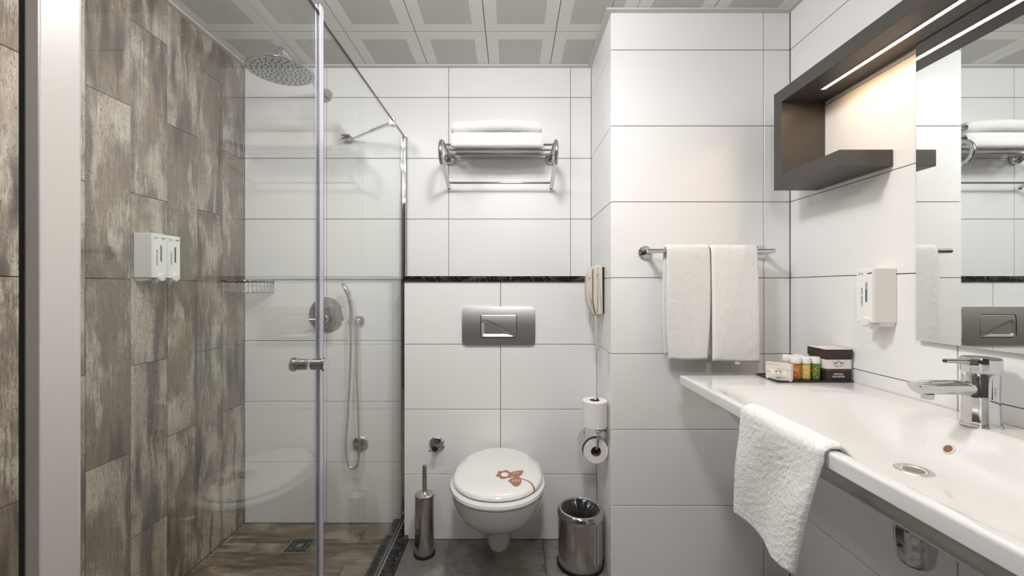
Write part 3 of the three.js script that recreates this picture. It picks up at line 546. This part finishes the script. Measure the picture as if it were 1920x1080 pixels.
dispenser('LIQUID SOAP', 'white liquid soap dispenser on the tiled wall beside the mirror', [XR, 1.060, -1.193], -Math.PI / 2, new THREE.Color().setRGB(0.02, 0.13, 0.13), new THREE.Color().setRGB(0.36, 0.36, 0.34), 'soap_dispenser');

// ------------------------------------------------------------------ wall telephone
{
  const t = thing('wall_telephone', 'cream wall telephone with coiled cord beside the toilet', 'telephone', [XP, 1.045, -1.762]);
  const body = new THREE.Shape(); body.moveTo(-0.006, 0.006); body.lineTo(-0.008, 0.20); body.quadraticCurveTo(-0.012, 0.214, -0.03, 0.213); body.quadraticCurveTo(-0.04, 0.208, -0.046, 0.185); body.lineTo(-0.047, 0.06); body.quadraticCurveTo(-0.040, 0.015, -0.034, 0.001); body.quadraticCurveTo(-0.02, -0.003, -0.006, 0.006);
  const hs = new THREE.Shape(); hs.moveTo(-0.048, 0.205); hs.quadraticCurveTo(-0.062, 0.200, -0.070, 0.165); hs.quadraticCurveTo(-0.080, 0.12, -0.070, 0.06); hs.quadraticCurveTo(-0.060, 0.02, -0.046, 0.002); hs.lineTo(-0.040, 0.000); hs.quadraticCurveTo(-0.045, 0.03, -0.0495, 0.06); hs.lineTo(-0.0485, 0.185); hs.lineTo(-0.046, 0.200);
  part('wall_plate', box(-0.006, 0, 0.008, 0.204, -0.036, 0.036, 0.002), M.black, t);
  part('base', plate(body, 0.080, 0.007, 4, 16).translate(0, 0, -0.04), M.cream, t);
  const h = part('handset', plate(hs, 0.058, 0.006, 4, 16).translate(0, 0, -0.026), M.cream, t);
  part('print', [box(-0.035, -0.031, 0.168, 0.171, 0.0395, 0.0403), box(-0.035, -0.032, 0.160, 0.163, 0.0395, 0.0403), box(-0.030, -0.028, 0.166, 0.174, 0.0395, 0.0403)], M.nozzle, t);
  part('print', [box(-0.0665, -0.063, 0.155, 0.158, 0.0315, 0.0323), box(-0.0665, -0.063, 0.149, 0.152, 0.0315, 0.0323), box(-0.061, -0.058, 0.154, 0.159, 0.0315, 0.0323)], M.nozzle, h);
  const coil = []; const turns = 30; for (let i = 0; i <= turns * 10; i++) { const s = i / (turns * 10), a = i / 10 * 2 * Math.PI, r = 0.0088 - 0.002 * s; coil.push(V(-0.030 + 0.004 * s - 0.004 * Math.sin(s * 3) + r * Math.cos(a), -0.004 - 0.145 * s, 0.018 + r * Math.sin(a))); }
  part('coiled_cord', tube(coil, 0.0025, turns * 14, 6), std(new THREE.Color().setRGB(0.62, 0.60, 0.55), 0.35), t);
  const c2 = [V(-0.045, 0.004, 0.012), V(-0.047, -0.02, 0.014), V(-0.050, -0.045, 0.016)]; for (let i = 0; i <= 120; i++) { const s = i / 120, a = i / 10 * 2 * Math.PI; coil.length; c2.push(V(-0.048 + 0.022 * s + 0.006 * Math.cos(a), -0.05 - 0.06 * s, 0.010 + 0.006 * Math.sin(a))); }
  part('coiled_cord', tube(c2, 0.0020, 220, 6), std(new THREE.Color().setRGB(0.62, 0.60, 0.55), 0.35), t);
}
// small handwriting-like sign on the side tiles
{
  const m = canvasTex(64, 256, (c, w, h) => { c.fillStyle = 'rgb(229,228,227)'; c.fillRect(0, 0, w, h); c.fillStyle = 'rgb(30,28,28)'; c.fillRect(30, 6, 22, 30); c.strokeStyle = 'rgb(30,28,28)'; c.lineWidth = 4; c.beginPath(); c.moveTo(40, 246); for (let i = 0; i < 9; i++) c.bezierCurveTo(6 + (i % 3) * 6, 240 - i * 21, 62 - (i % 2) * 14, 236 - i * 21, 36, 226 - i * 21); c.stroke(); });
  const p = solo('wall_sticker', 'tiny sticker with black script on the tile below the telephone', 'sticker', new THREE.BoxGeometry(0.0006, 0.095, 0.022), [0, 1, 2, 3, 4, 5].map((i) => (i === 1 ? std(0xffffff, 0.35, 0, { map: m }) : M.tile)), [XP - 0.0004, 0.855, -1.655]);
  p.geometry.attributes.uv.needsUpdate = true;
}
// ------------------------------------------------------------------ toilet paper and holder
function paperRoll(length, R = 0.0525, r = 0.0205) {
  const o = lathe([[r, 0], [R - 0.002, 0], [R, 0.002], [R, length - 0.002], [R - 0.002, length], [r, length]], 56); return creased(o, 0.6);
}
{
  const hx = 0.338, hz = -1.690, hy = 0.508;
  const h = thing('paper_holder', 'chrome toilet paper holder with curved flap on the side tiles', 'paper holder', [0, 0, 0]);
  part('wall_mount', box(XP - 0.010, XP, 0.562, 0.596, -1.675, -1.640, 0.002), M.chrome, h);
  part('arm', tube([V(XP - 0.008, 0.580, -1.655), V(0.370, 0.582, -1.650), V(0.352, 0.578, -1.640), V(0.345, 0.555, -1.630), V(hx + 0.002, 0.530, -1.628), V(hx, hy + 0.008, -1.634), V(hx, hy + 0.008, -1.66), V(hx, hy + 0.008, -1.735)], 0.0042, 90, 12), M.chrome, h);
  const fl = [], N = 30; for (let i = 0; i <= N; i++) { const a = lerp(0.42 * Math.PI, 1.13 * Math.PI, i / N); fl.push([0.0575 * Math.cos(a), 0.0575 * Math.sin(a)]); }
  const fs = new THREE.Shape(); fl.forEach(([x, y], i) => (i ? fs.lineTo(x, y) : fs.moveTo(x, y))); for (let i = N; i >= 0; i--) { const a = lerp(0.42 * Math.PI, 1.13 * Math.PI, i / N); fs.lineTo(0.0562 * Math.cos(a), 0.0562 * Math.sin(a)); }
  part('flap', creased(new THREE.ExtrudeGeometry(fs, { depth: 0.112, bevelEnabled: false }), 0.5).translate(hx, hy, -1.752), M.chrome, h);
  part('flap_hinge', rod(V(hx + 0.02, 0.570, -1.70), V(XP - 0.006, 0.584, -1.66), 0.006), M.chrome, h);
  part('spare_pin', [box(hx - 0.004, XP - 0.003, 0.590, 0.596, -1.672, -1.648, 0.002), rod(V(hx, 0.594, -1.660), V(hx, 0.712, -1.660), 0.005), rod(V(hx + 0.004, 0.709, -1.668), V(hx + 0.016, 0.712, -1.668), 0.004)], M.chrome, h);
  const a = thing('toilet_roll', 'spare white toilet roll standing upright on the holder', 'toilet roll', [hx - 0.001, 0.597, -1.664]);
  part('paper', paperRoll(0.106, 0.0500, 0.0205), M.paper, a); part('core', creased(lathe([[0.0205, 0.001], [0.0205, 0.105], [0.0195, 0.105], [0.0195, 0.001], [0.0205, 0.001]], 40), 0.5), M.card, a);
  const b = thing('toilet_roll', 'white toilet roll hanging under the chrome flap', 'toilet roll', [hx, hy - 0.006, -1.742]);
  part('paper', paperRoll(0.100, 0.0500, 0.0205).rotateX(Math.PI / 2), M.paper, b); part('core', creased(lathe([[0.0205, 0.001], [0.0205, 0.099], [0.0195, 0.099], [0.0195, 0.001], [0.0205, 0.001]], 40), 0.5).rotateX(Math.PI / 2), M.card, b);
}

// ------------------------------------------------------------------ towel bar and hand towels
{
  const t = thing('towel_bar', 'chrome towel bar with round rosettes holding two hand towels', 'towel bar', [0, 0, 0]);
  const y = 1.300, z = -1.540;
  for (const x of [0.524, 0.979]) {
    part('rosette', latheC([[0, 0], [0.0265, 0], [0.0265, 0.006], [0.024, 0.009], [0, 0.010]]).rotateX(Math.PI / 2).translate(x, y, ZP), M.chrome, t);
    part('bracket', rod(V(x, y, ZP + 0.008), V(x, y, z), 0.0095, 0.0095, 24), M.chrome, t);
  }
  part('bar', rod(V(0.510, y, z), V(0.990, y, z), 0.0085, 0.0085, 28), M.chrome, t);
}
function hangTowel(x0, x1, yb, sd, thick, wob, mat, label, taper) {
  const z = -1.540, y = 1.300, o = 0.0085 + thick / 2 + 0.0012;
  const path = [[z - o - 0.004, yb + 0.012], [z - o - 0.003, 1.10], [z - o, 1.25], [z - o, y - 0.008], [z - o * 0.72, y + o * 0.72], [z, y + o], [z + o * 0.72, y + o * 0.72], [z + o, y - 0.008], [z + o + 0.002, 1.25], [z + o + 0.003, 1.10], [z + o + 0.003, yb]];
  const g = cloth(path, thick, 46, 150, (a, b, t) => { const k = clamp((1.30 - b) / 0.40), w = taper(k), xc = lerp(x0, x1, 0.5), hw = (x1 - x0) / 2; return V(xc + (t - 0.5) * 2 * hw * w[0] + w[1], b + 0.0025 * Math.sin(t * 4 + sd) * k, a + k * wob * Math.sin(t * 5.2 + sd) * (a > z ? 1 : -0.2)); }, 0.0014, sd, 70, 0.07);
  return solo('hand_towel', label, 'towel', g, mat, [0, 0, 0], 'hand towels on the bar');
}
hangTowel(0.578, 0.738, 0.893, 3, 0.015, 0.004, M.towel, 'fluffy white terry hand towel on the left of the bar', (k) => [1 + 0.04 * Math.sin(k * 3.14) - 0.10 * k * k * k, -0.004 * k]);
const rightTowel = hangTowel(0.743, 0.918, 0.886, 8, 0.013, 0.003, M.towelFlat, 'smooth white hand towel on the right of the bar', (k) => [1 + 0.02 * k, 0.004 * k]);

part('care_tag', box(0.832, 0.850, 0.876, 0.887, -1.5225, -1.5215), M.white, rightTowel);
// ------------------------------------------------------------------ washbasin
const BY = 0.858, BX0 = 0.583, BX1 = XR, BD0 = 0.217, BD1 = 1.417, DRX = 0.886, DRD = 0.900;
function basinTop(x, d) {
  const fx = smooth(0.604, 0.715, x) * smooth(1.008, 0.912, x), fz = smooth(1.270, 0.985, d) * smooth(0.29, 0.50, d);
  const r = Math.hypot(x - DRX, d - DRD), base = 0.092 * Math.pow(fx * fz, 0.78), dip = 0.008 * smooth(0.3, 0.0, r) * fx * fz;
  return BY - base - dip;
}
{
  const t = thing('washbasin', 'long white ceramic washbasin on the right wall', 'washbasin', [0, 0, 0]);
  const NX = 72, NZ = 120, pos = [], idx = [], lip = 0.033, e = 0.007;
  const X = (i) => lerp(BX0, BX1, i / NX), Dd = (j) => lerp(BD1, BD0, j / NZ);
  const under = (x, d) => { const b = smooth(0.595, 0.70, x) * smooth(1.36, 1.15, d) * smooth(0.25, 0.42, d); return BY - lip - 0.090 * Math.pow(b, 0.8); };
  const edgeDrop = (x, d) => { const m = Math.min(x - BX0, BD1 - d, d - BD0); return m < e ? e - Math.sqrt(Math.max(0, e * e - (e - m) ** 2)) : 0; };
  const xs = [], ds = []; for (const m of [0, 0.0008, 0.002, 0.004, 0.007]) { xs.push(BX0 + m); ds.push(BD1 - m); } for (let i = 1; i <= NX; i++) xs.push(lerp(BX0 + 0.007, BX1, i / NX)); for (let j = 1; j < NZ; j++) ds.push(lerp(BD1 - 0.007, BD0 + 0.007, j / NZ)); for (const m of [0.007, 0.004, 0.002, 0.0008, 0]) ds.push(BD0 + m);
  const A = xs.length, Bn = ds.length;
  for (let j = 0; j < Bn; j++) for (let i = 0; i < A; i++) pos.push(xs[i], basinTop(xs[i], ds[j]) - edgeDrop(xs[i], ds[j]), -ds[j]);
  for (let j = 0; j < Bn; j++) for (let i = 0; i < A; i++) pos.push(xs[i], under(xs[i], ds[j]) + edgeDrop(xs[i], ds[j]) * 0.6, -ds[j]);
  const o = A * Bn; const f = (a, b, c, d) => idx.push(a, b, c, a, c, d);
  for (let j = 0; j < Bn - 1; j++) for (let i = 0; i < A - 1; i++) { const a = j * A + i; f(a, a + A, a + A + 1, a + 1); f(o + a, o + a + 1, o + a + A + 1, o + a + A); }
  for (let i = 0; i < A - 1; i++) { f(i, i + 1, o + i + 1, o + i); const k = (Bn - 1) * A + i; f(k, o + k, o + k + 1, k + 1); }
  for (let j = 0; j < Bn - 1; j++) { const a = j * A; f(a, o + a, o + a + A, a + A); const k = j * A + A - 1; f(k, k + A, o + k + A, o + k); }
  // flip to outward
  for (let i = 0; i < idx.length; i += 3) { const s = idx[i + 1]; idx[i + 1] = idx[i + 2]; idx[i + 2] = s; }
  const g = new THREE.BufferGeometry(); g.setAttribute('position', new THREE.Float32BufferAttribute(pos, 3)); g.setAttribute('uv', new THREE.Float32BufferAttribute(pos.filter((_, i) => i % 3 !== 1), 2)); g.setIndex(idx); g.computeVertexNormals();
  // make sure the top looks up
  const ny = g.attributes.normal.getY(Math.floor(Bn / 2) * A + 10); if (ny < 0) { for (let i = 0; i < idx.length; i += 3) { const s = idx[i + 1]; idx[i + 1] = idx[i + 2]; idx[i + 2] = s; } g.setIndex(idx); g.computeVertexNormals(); }
  part('basin', g, M.ceramic, t);
  const dy = basinTop(DRX, DRD);
  const dr = part('drain_ring', lathe([[0.017, -0.012], [0.020, -0.002], [0.024, 0.0025], [0.030, 0.0035], [0.0335, 0.0018], [0.034, -0.001]], 48).translate(DRX, dy, -DRD), M.satin, t);
  part('drain_plug', at(new THREE.CylinderGeometry(0.0185, 0.0185, 0.002, 40), DRX, dy - 0.0005, -DRD), std(new THREE.Color().setRGB(0.30, 0.26, 0.22), 0.25, 1), dr);
  // overflow hole on the back slope
  const ox = 0.9625, oy = basinTop(ox, DRD), sl = (basinTop(ox + 0.004, DRD) - basinTop(ox - 0.004, DRD)) / 0.008, ang = Math.atan(sl);
  const ov = new THREE.Group(); ov.name = 'overflow'; ov.position.set(ox, oy, -DRD); ov.rotation.z = ang; t.add(ov);
  part('overflow_ring', lathe([[0.0085, 0.001], [0.0095, 0.0022], [0.0115, 0.0022], [0.0125, 0.0005]], 32), M.ceramic, ov);
  part('overflow_hole', at(new THREE.CylinderGeometry(0.0088, 0.0088, 0.0022, 32), 0, 0.0002, 0), M.card, ov);
}
// faucet
{
  const t = thing('faucet', 'chrome single lever faucet on the washbasin', 'faucet', [1.034, BY, -DRD]);
  const s = (g) => g.scale(1.22, 1, 1.0);
  part('body', s(latheC([[0, 0], [0.0305, 0], [0.0305, 0.005], [0.0285, 0.006], [0.0275, 0.012], [0.0265, 0.060], [0.0272, 0.112], [0.025, 0.116], [0, 0.116]], 64)), M.chrome, t);
  const cap = part('lever_cap', s(latheC([[0, 0.118], [0.0285, 0.118], [0.0295, 0.122], [0.0295, 0.146], [0.027, 0.1495], [0, 0.150]], 64)), M.chrome, t);
  part('lever', [rod(V(-0.020, 0.141, 0.004), V(-0.088, 0.143, 0.008), 0.0052, 0.0048, 20)], M.chrome, cap);
  part('lever_tip', rod(V(-0.088, 0.143, 0.008), V(-0.0905, 0.143, 0.0081), 0.003, 0.003), M.nozzle, cap);
  const sp = new THREE.CylinderGeometry(0.0155, 0.0165, 0.140, 40, 24).rotateZ(Math.PI / 2).translate(-0.082, 0, 0), p = sp.attributes.position;
  for (let i = 0; i < p.count; i++) { const x = p.getX(i), y = p.getY(i), k = smooth(-0.115, -0.152, x); p.setX(i, x + k * 0.016 * clamp((0.010 - y) / 0.026)); p.setY(i, y * (1 - 0.12 * k) + 0.082 + 0.004 * Math.sin((x + 0.152) / 0.14 * 3.14) * 0.3); }
  sp.computeVertexNormals(); const spout = part('spout', creased(sp, 0.7), M.chrome, t);
  part('aerator', rod(V(-0.118, 0.058, 0), V(-0.118, 0.069, 0), 0.0105, 0.0115, 28), M.chrome, spout);
  const sm = canvasTex(64, 256, (c, w, h) => { c.fillStyle = 'rgb(205,205,208)'; c.fillRect(0, 0, w, h); c.fillStyle = 'rgb(70,70,74)'; c.translate(44, 236); c.rotate(-Math.PI / 2); c.font = 'italic 44px serif'; c.fillText('·Adell·', 0, 0, 210); });
  const lg = new THREE.PlaneGeometry(0.010, 0.046, 6, 1), lp = lg.attributes.position; for (let i = 0; i < lp.count; i++) { const a = 1.58 - lp.getX(i) / 0.030; lp.setXYZ(i, 1.22 * 0.0271 * Math.cos(a) + 0.0002, lp.getY(i) + 0.085, 0.0272 * Math.sin(a) + 0.0003); } lg.computeVertexNormals();
  part('logo', lg, std(0xffffff, 0.08, 1, { map: sm }), t);
}
// trap and valve under the basin
{
  const t = thing('bottle_trap', 'chrome bottle trap hanging under the washbasin', 'trap', [DRX + 0.004, 0, -DRD]);
  part('tailpipe', rod(V(0, 0.62, 0), V(0, 0.736, 0), 0.016), M.chrome, t);
  part('collar', latheC([[0.014, 0.640], [0.039, 0.640], [0.040, 0.644], [0.040, 0.660], [0.036, 0.666], [0.014, 0.668]]), M.chrome, t);
  part('cup', latheC([[0, 0.5465], [0.012, 0.5475], [0.024, 0.551], [0.031, 0.560], [0.0345, 0.585], [0.037, 0.616], [0.037, 0.640], [0, 0.640]]), M.chrome, t);
  part('waste_pipe', [rod(V(0.030, 0.625, 0), V(XR - DRX - 0.006, 0.625, 0), 0.0155), rod(V(XR - DRX - 0.014, 0.625, 0), V(XR - DRX - 0.004, 0.625, 0), 0.032)], M.chrome, t);
  for (const [dz, l] of [[0.085, 'far'], [-0.09, 'near']]) {
    const v = thing('stop_valve', l === 'far' ? 'chrome stop valve behind the bottle trap' : 'chrome stop valve nearer the viewer under the basin', 'valve', [XR, 0.55, -DRD - dz]);
    part('rosette', latheC([[0, 0], [0.026, 0], [0.024, 0.006], [0, 0.008]]).rotateZ(Math.PI / 2), M.chrome, v);
    part('valve_body', [rod(V(-0.004, 0, 0), V(-0.075, 0, 0), 0.010), rod(V(-0.045, 0, 0), V(-0.045, 0.035, 0), 0.009)], M.chrome, v);
    part('handle', latheC([[0, 0], [0.017, 0], [0.018, 0.004], [0.018, 0.020], [0.015, 0.024], [0, 0.024]], 8).rotateZ(Math.PI / 2).translate(-0.074, 0, 0), M.satin, v);
    part('supply_hose', tube([V(-0.045, 0.033, 0), V(-0.047, 0.10, dz * 0.1), V(-0.052, 0.13, dz * 0.3), V(-0.056, 0.172, dz * 0.45)], 0.005, 30, 10), M.satin, v);
  }
}
// ------------------------------------------------------------------ towel over the basin edge
{
  const th = 0.013, x = BX0, o = th / 2 + 0.0015;
  const path = [[0.720, 0.790 + o], [0.685, 0.805 + o], [0.655, 0.832 + o], [0.625, 0.857 + o], [0.605, BY + o], [0.590, BY + o * 0.95], [x - o * 0.75, BY - 0.001], [x - o - 0.001, BY - 0.02], [x - o - 0.001, BY - 0.045], [x - o, 0.78], [x - o, 0.70], [x - o, 0.585]];
  const g = cloth(path, th, 80, 170, (a, b, t, s) => {
    const k = clamp((BY - 0.02 - b) / 0.26) * (a < x + 0.004 ? 1 : 0), inside = smooth(0.59, 0.70, a);
    const d0 = lerp(1.022, 1.030, k), d1 = lerp(0.752, 0.806, k) + inside * 0.02, d = lerp(d0, d1, t);
    const fold = 0.010 * Math.sin(t * 8.0 + 0.6 + k * 1.2) * smooth(0, 0.5, k) + 0.016 * smooth(0.72, 1, t) * k;
    let y = b + 0.010 * k * Math.sin(t * 6 + 1.2);
    if (a > 0.590) { let n = 0; while (n < 3 && a < path[n + 1][0]) n++; const py = lerp(path[n][1], path[n + 1][1], clamp((a - path[n][0]) / (path[n + 1][0] - path[n][0]))); y = lerp(b, b - py + basinTop(a, d) + o, smooth(0.590, 0.612, a)); }
    return V(a - fold - 0.004 * k, y, -d);
  }, 0.0014, 21, 150, 0.045);
  solo('draped_towel', 'white terry towel draped over the washbasin front edge', 'towel', g, M.towel);
}
// ------------------------------------------------------------------ amenities on the basin
{
  const tr = thing('amenity_tray', 'flat black tray on the washbasin corner', 'tray', [0.968, BY, -1.358]);
  part('tray_base', box(-0.122, 0.122, 0.0005, 0.004, -0.058, 0.058, 0.0015), std(new THREE.Color().setRGB(0.02, 0.019, 0.018), 0.18), tr);
  part('tray_rim', [box(-0.122, 0.122, 0.004, 0.0065, 0.0545, 0.058, 0.001), box(-0.122, 0.122, 0.004, 0.0065, -0.058, -0.0545, 0.001), box(-0.122, -0.1185, 0.004, 0.0065, -0.058, 0.058, 0.001), box(0.1185, 0.122, 0.004, 0.0065, -0.058, 0.058, 0.001)], M.black, tr);
  const y = BY + 0.0042;
  // gift box
  const front = canvasTex(512, 512, (c) => {
    c.fillStyle = 'rgb(46,38,36)'; c.fillRect(0, 0, 512, 512); c.fillStyle = 'rgb(84,54,42)'; c.fillRect(0, 250, 512, 46); c.fillStyle = 'rgb(233,228,222)'; c.fillRect(0, 40, 512, 205); c.fillStyle = 'rgb(52,36,28)'; c.fillRect(0, 0, 512, 40);
    emblem(c, 256, 128, 250, 'rgb(60,50,44)'); c.fillStyle = 'rgb(70,60,54)'; c.textAlign = 'center'; c.font = '36px serif'; c.fillText('WHITE CITY', 256, 192, 190); c.font = '20px serif'; c.fillText('RESORT', 256, 222, 90);
    c.fillStyle = 'rgb(240,238,236)'; c.font = 'bold 46px sans-serif'; c.fillText('PERSONAL', 256, 378, 200); c.fillText('NECESSITIES', 256, 434, 250);
  });
  const side = canvasTex(256, 256, (c) => { c.fillStyle = 'rgb(40,33,31)'; c.fillRect(0, 0, 256, 256); c.fillStyle = 'rgb(84,54,42)'; c.fillRect(0, 125, 256, 23); c.fillStyle = 'rgb(233,228,222)'; c.fillRect(0, 20, 256, 102); c.fillStyle = 'rgb(52,36,28)'; c.fillRect(0, 0, 256, 20); });
  const ribs = canvasTex(128, 128, (c) => { c.fillStyle = 'rgb(72,52,40)'; c.fillRect(0, 0, 128, 128); c.fillStyle = 'rgb(28,19,14)'; for (let i = 0; i < 6; i++) c.fillRect(0, i * 21.3, 128, 10); });
  const lidTop = canvasTex(256, 256, (c) => { c.fillStyle = 'rgb(232,227,221)'; c.fillRect(0, 0, 256, 256); emblem(c, 128, 128, 90, 'rgb(120,110,104)'); });
  const mk = (m) => std(0xffffff, 0.55, 0, { map: m });
  const b = thing('gift_box', 'brown and white box of personal necessities on the tray', 'box', [1.047, y, -1.346], 0);
  const sm = mk(side), rm = mk(ribs);
  part('carton', at(new THREE.BoxGeometry(0.081, 0.074, 0.076), 0, 0.037, 0), [sm, sm, M.black, M.black, mk(front), sm], b);
  part('lid', at(new THREE.BoxGeometry(0.0865, 0.027, 0.081), 0, 0.0875, 0), [rm, rm, mk(lidTop), M.black, rm, rm], b);
  const soapMap = canvasTex(256, 160, (c) => { c.fillStyle = 'rgb(226,217,206)'; c.fillRect(0, 0, 256, 160); c.fillStyle = 'rgb(206,194,180)'; for (let i = 0; i < 4; i++) c.fillRect((i % 2) * 120, i * 40 + 6, 150, 14); c.fillStyle = 'rgb(240,236,230)'; c.fillRect(50, 60, 160, 46); emblem(c, 130, 82, 90, 'rgb(70,60,54)'); c.fillStyle = 'rgb(50,45,40)'; c.textAlign = 'center'; c.font = 'bold 22px sans-serif'; c.fillText('SOAP', 130, 148, 50); });
  const s = thing('soap_box', 'small beige soap carton leaning before the bottles on the tray', 'soap box', [0.872, y, -1.331], -0.9);
  part('carton', at(new THREE.BoxGeometry(0.072, 0.052, 0.020), 0, 0.026, 0), [M.white, M.white, M.white, M.white, mk(soapMap), M.white], s);
  part('flap', box(-0.036, 0.036, 0.0525, 0.0530, -0.010, 0.010), M.white, s);
  // little bottles
  const bottle = (x, z, col, label, print, rough = 0.08) => {
    const o = thing('amenity_bottle', label, 'bottle', [x, y, z], 0, 'toiletry bottles on the tray');
    part('bottle_body', latheC([[0, 0.0005], [0.0140, 0.0005], [0.0152, 0.002], [0.0154, 0.048], [0.0135, 0.052], [0.010, 0.053], [0, 0.053]], 32), phys({ color: col, roughness: rough, clearcoat: 0.8, clearcoatRoughness: 0.05, transmission: 0.3, thickness: 0 }), o);
    part('cap', latheC([[0, 0.053], [0.0152, 0.053], [0.0154, 0.055], [0.0154, 0.071], [0.0142, 0.073], [0, 0.073]], 32), M.white, o);
    if (print) { const m = canvasTex(128, 160, (c) => { c.fillStyle = print[0]; c.fillRect(0, 0, 128, 160); if (print[3]) { for (let i = 0; i < 60; i++) { c.fillStyle = ['rgb(30,70,20)', 'rgb(150,190,90)', 'rgb(60,120,40)', 'rgb(220,225,200)'][i % 4]; c.fillRect(hash(i, 1, 3) * 124, hash(i, 2, 3) * 150, 10, 8); } } emblem(c, 64, 56, 88, print[1]); c.fillStyle = print[2]; c.textAlign = 'center'; c.font = 'bold 18px sans-serif'; c.fillText(print[4], 64, 126, 76); });
      const g = new THREE.CylinderGeometry(0.0156, 0.0156, 0.038, 24, 1, true, -1.45, 1.7).translate(0, 0.026, 0); part('print', g, std(0xffffff, 0.25, 0, { map: m, side: THREE.DoubleSide }), o); }
    return o;
  };
  bottle(0.9265, -1.335, new THREE.Color().setRGB(0.50, 0.17, 0.02), 'amber bottle with white cap right behind the soap carton', ['rgb(196,112,36)', 'rgb(240,220,180)', 'rgb(240,220,180)', 0, 'BATH']);
  bottle(0.9585, -1.335, new THREE.Color().setRGB(0.62, 0.52, 0.12), 'pale yellow bottle with white cap between amber and green bottles', ['rgb(214,196,110)', 'rgb(190,90,40)', 'rgb(160,110,40)', 0, 'SHAMPOO'], 0.2);
  bottle(0.9902, -1.335, new THREE.Color().setRGB(0.16, 0.32, 0.04), 'leaf patterned green bottle with white cap next to the gift box', ['rgb(70,110,40)', 'rgb(225,120,50)', 'rgb(225,90,40)', 1, 'GEL']);
  bottle(0.928, -1.374, new THREE.Color().setRGB(0.75, 0.73, 0.68), 'white capped bottle standing behind the amber bottle', null);
  bottle(0.966, -1.378, new THREE.Color().setRGB(0.75, 0.73, 0.68), 'white capped bottle standing behind the pale yellow bottle', null);
}
// ------------------------------------------------------------------ shelf unit with light strip, mirror
{
  const SX = 0.944, top = 1.856, un = 1.812, lo = 1.511, lt = 1.559, far = -1.471, near = -0.33;
  const t = thing('mirror_shelf', 'dark brown wall shelf frame with warm light strip over the mirror', 'shelf', [XR, 0, 0]);
  const X0 = SX - XR;
  part('top_board', box(X0, 0, un, top, far, near, 0.0012), M.cabinet, t);
  part('end_board', box(X0, 0, lo, un, far, far + 0.041, 0.0012), M.cabinet, t);
  part('lower_shelf', box(X0, 0, lo, lt, far + 0.041, -1.175, 0.0012), M.cabinet, t);
  const sx = 1.018 - XR, sw = 0.0065, z0 = -1.336, z1 = -0.42;
  const ch = part('strip_channel', [box(sx - sw - 0.002, sx - sw, un - 0.002, un + 0.001, z0 - 0.002, z1), box(sx + sw, sx + sw + 0.002, un - 0.002, un + 0.001, z0 - 0.002, z1), box(sx - sw, sx + sw, un - 0.002, un + 0.001, z0 - 0.006, z0)], M.satin, t);
  part('light_strip', box(sx - sw, sx + sw, un - 0.0012, un + 0.001, z0, z1), std(0xffffff, 0.5, 0, { emissive: new THREE.Color(1, 0.80, 0.55), emissiveIntensity: 3.2 }), t);
  const l = new THREE.RectAreaLight(STRIP_COLOUR, LAMP_STRIP, 0.012, z1 - z0); l.position.set(sx, un - 0.003, (z0 + z1) / 2); l.rotation.x = -Math.PI / 2; t.add(l);
  const m = thing('wall_mirror', 'large frameless mirror on the right wall under the shelf', 'mirror', [XR, 1.020, 0]);
  const mz0 = -1.0945, mz1 = -0.40, mh = un - 1.020 - 0.001, w = mz1 - mz0;
  part('mirror_glass', plate(rrect(w, mh, 0.004), 0.005, 0.0008).rotateY(-Math.PI / 2).translate(-0.010, mh / 2, (mz0 + mz1) / 2), M.mirror, m);
  part('backing', box(-0.0100, -0.0002, 0.002, mh - 0.002, mz0 + 0.002, mz1 - 0.002), M.cabinet, m);
}
renderer.render(scene, camera);
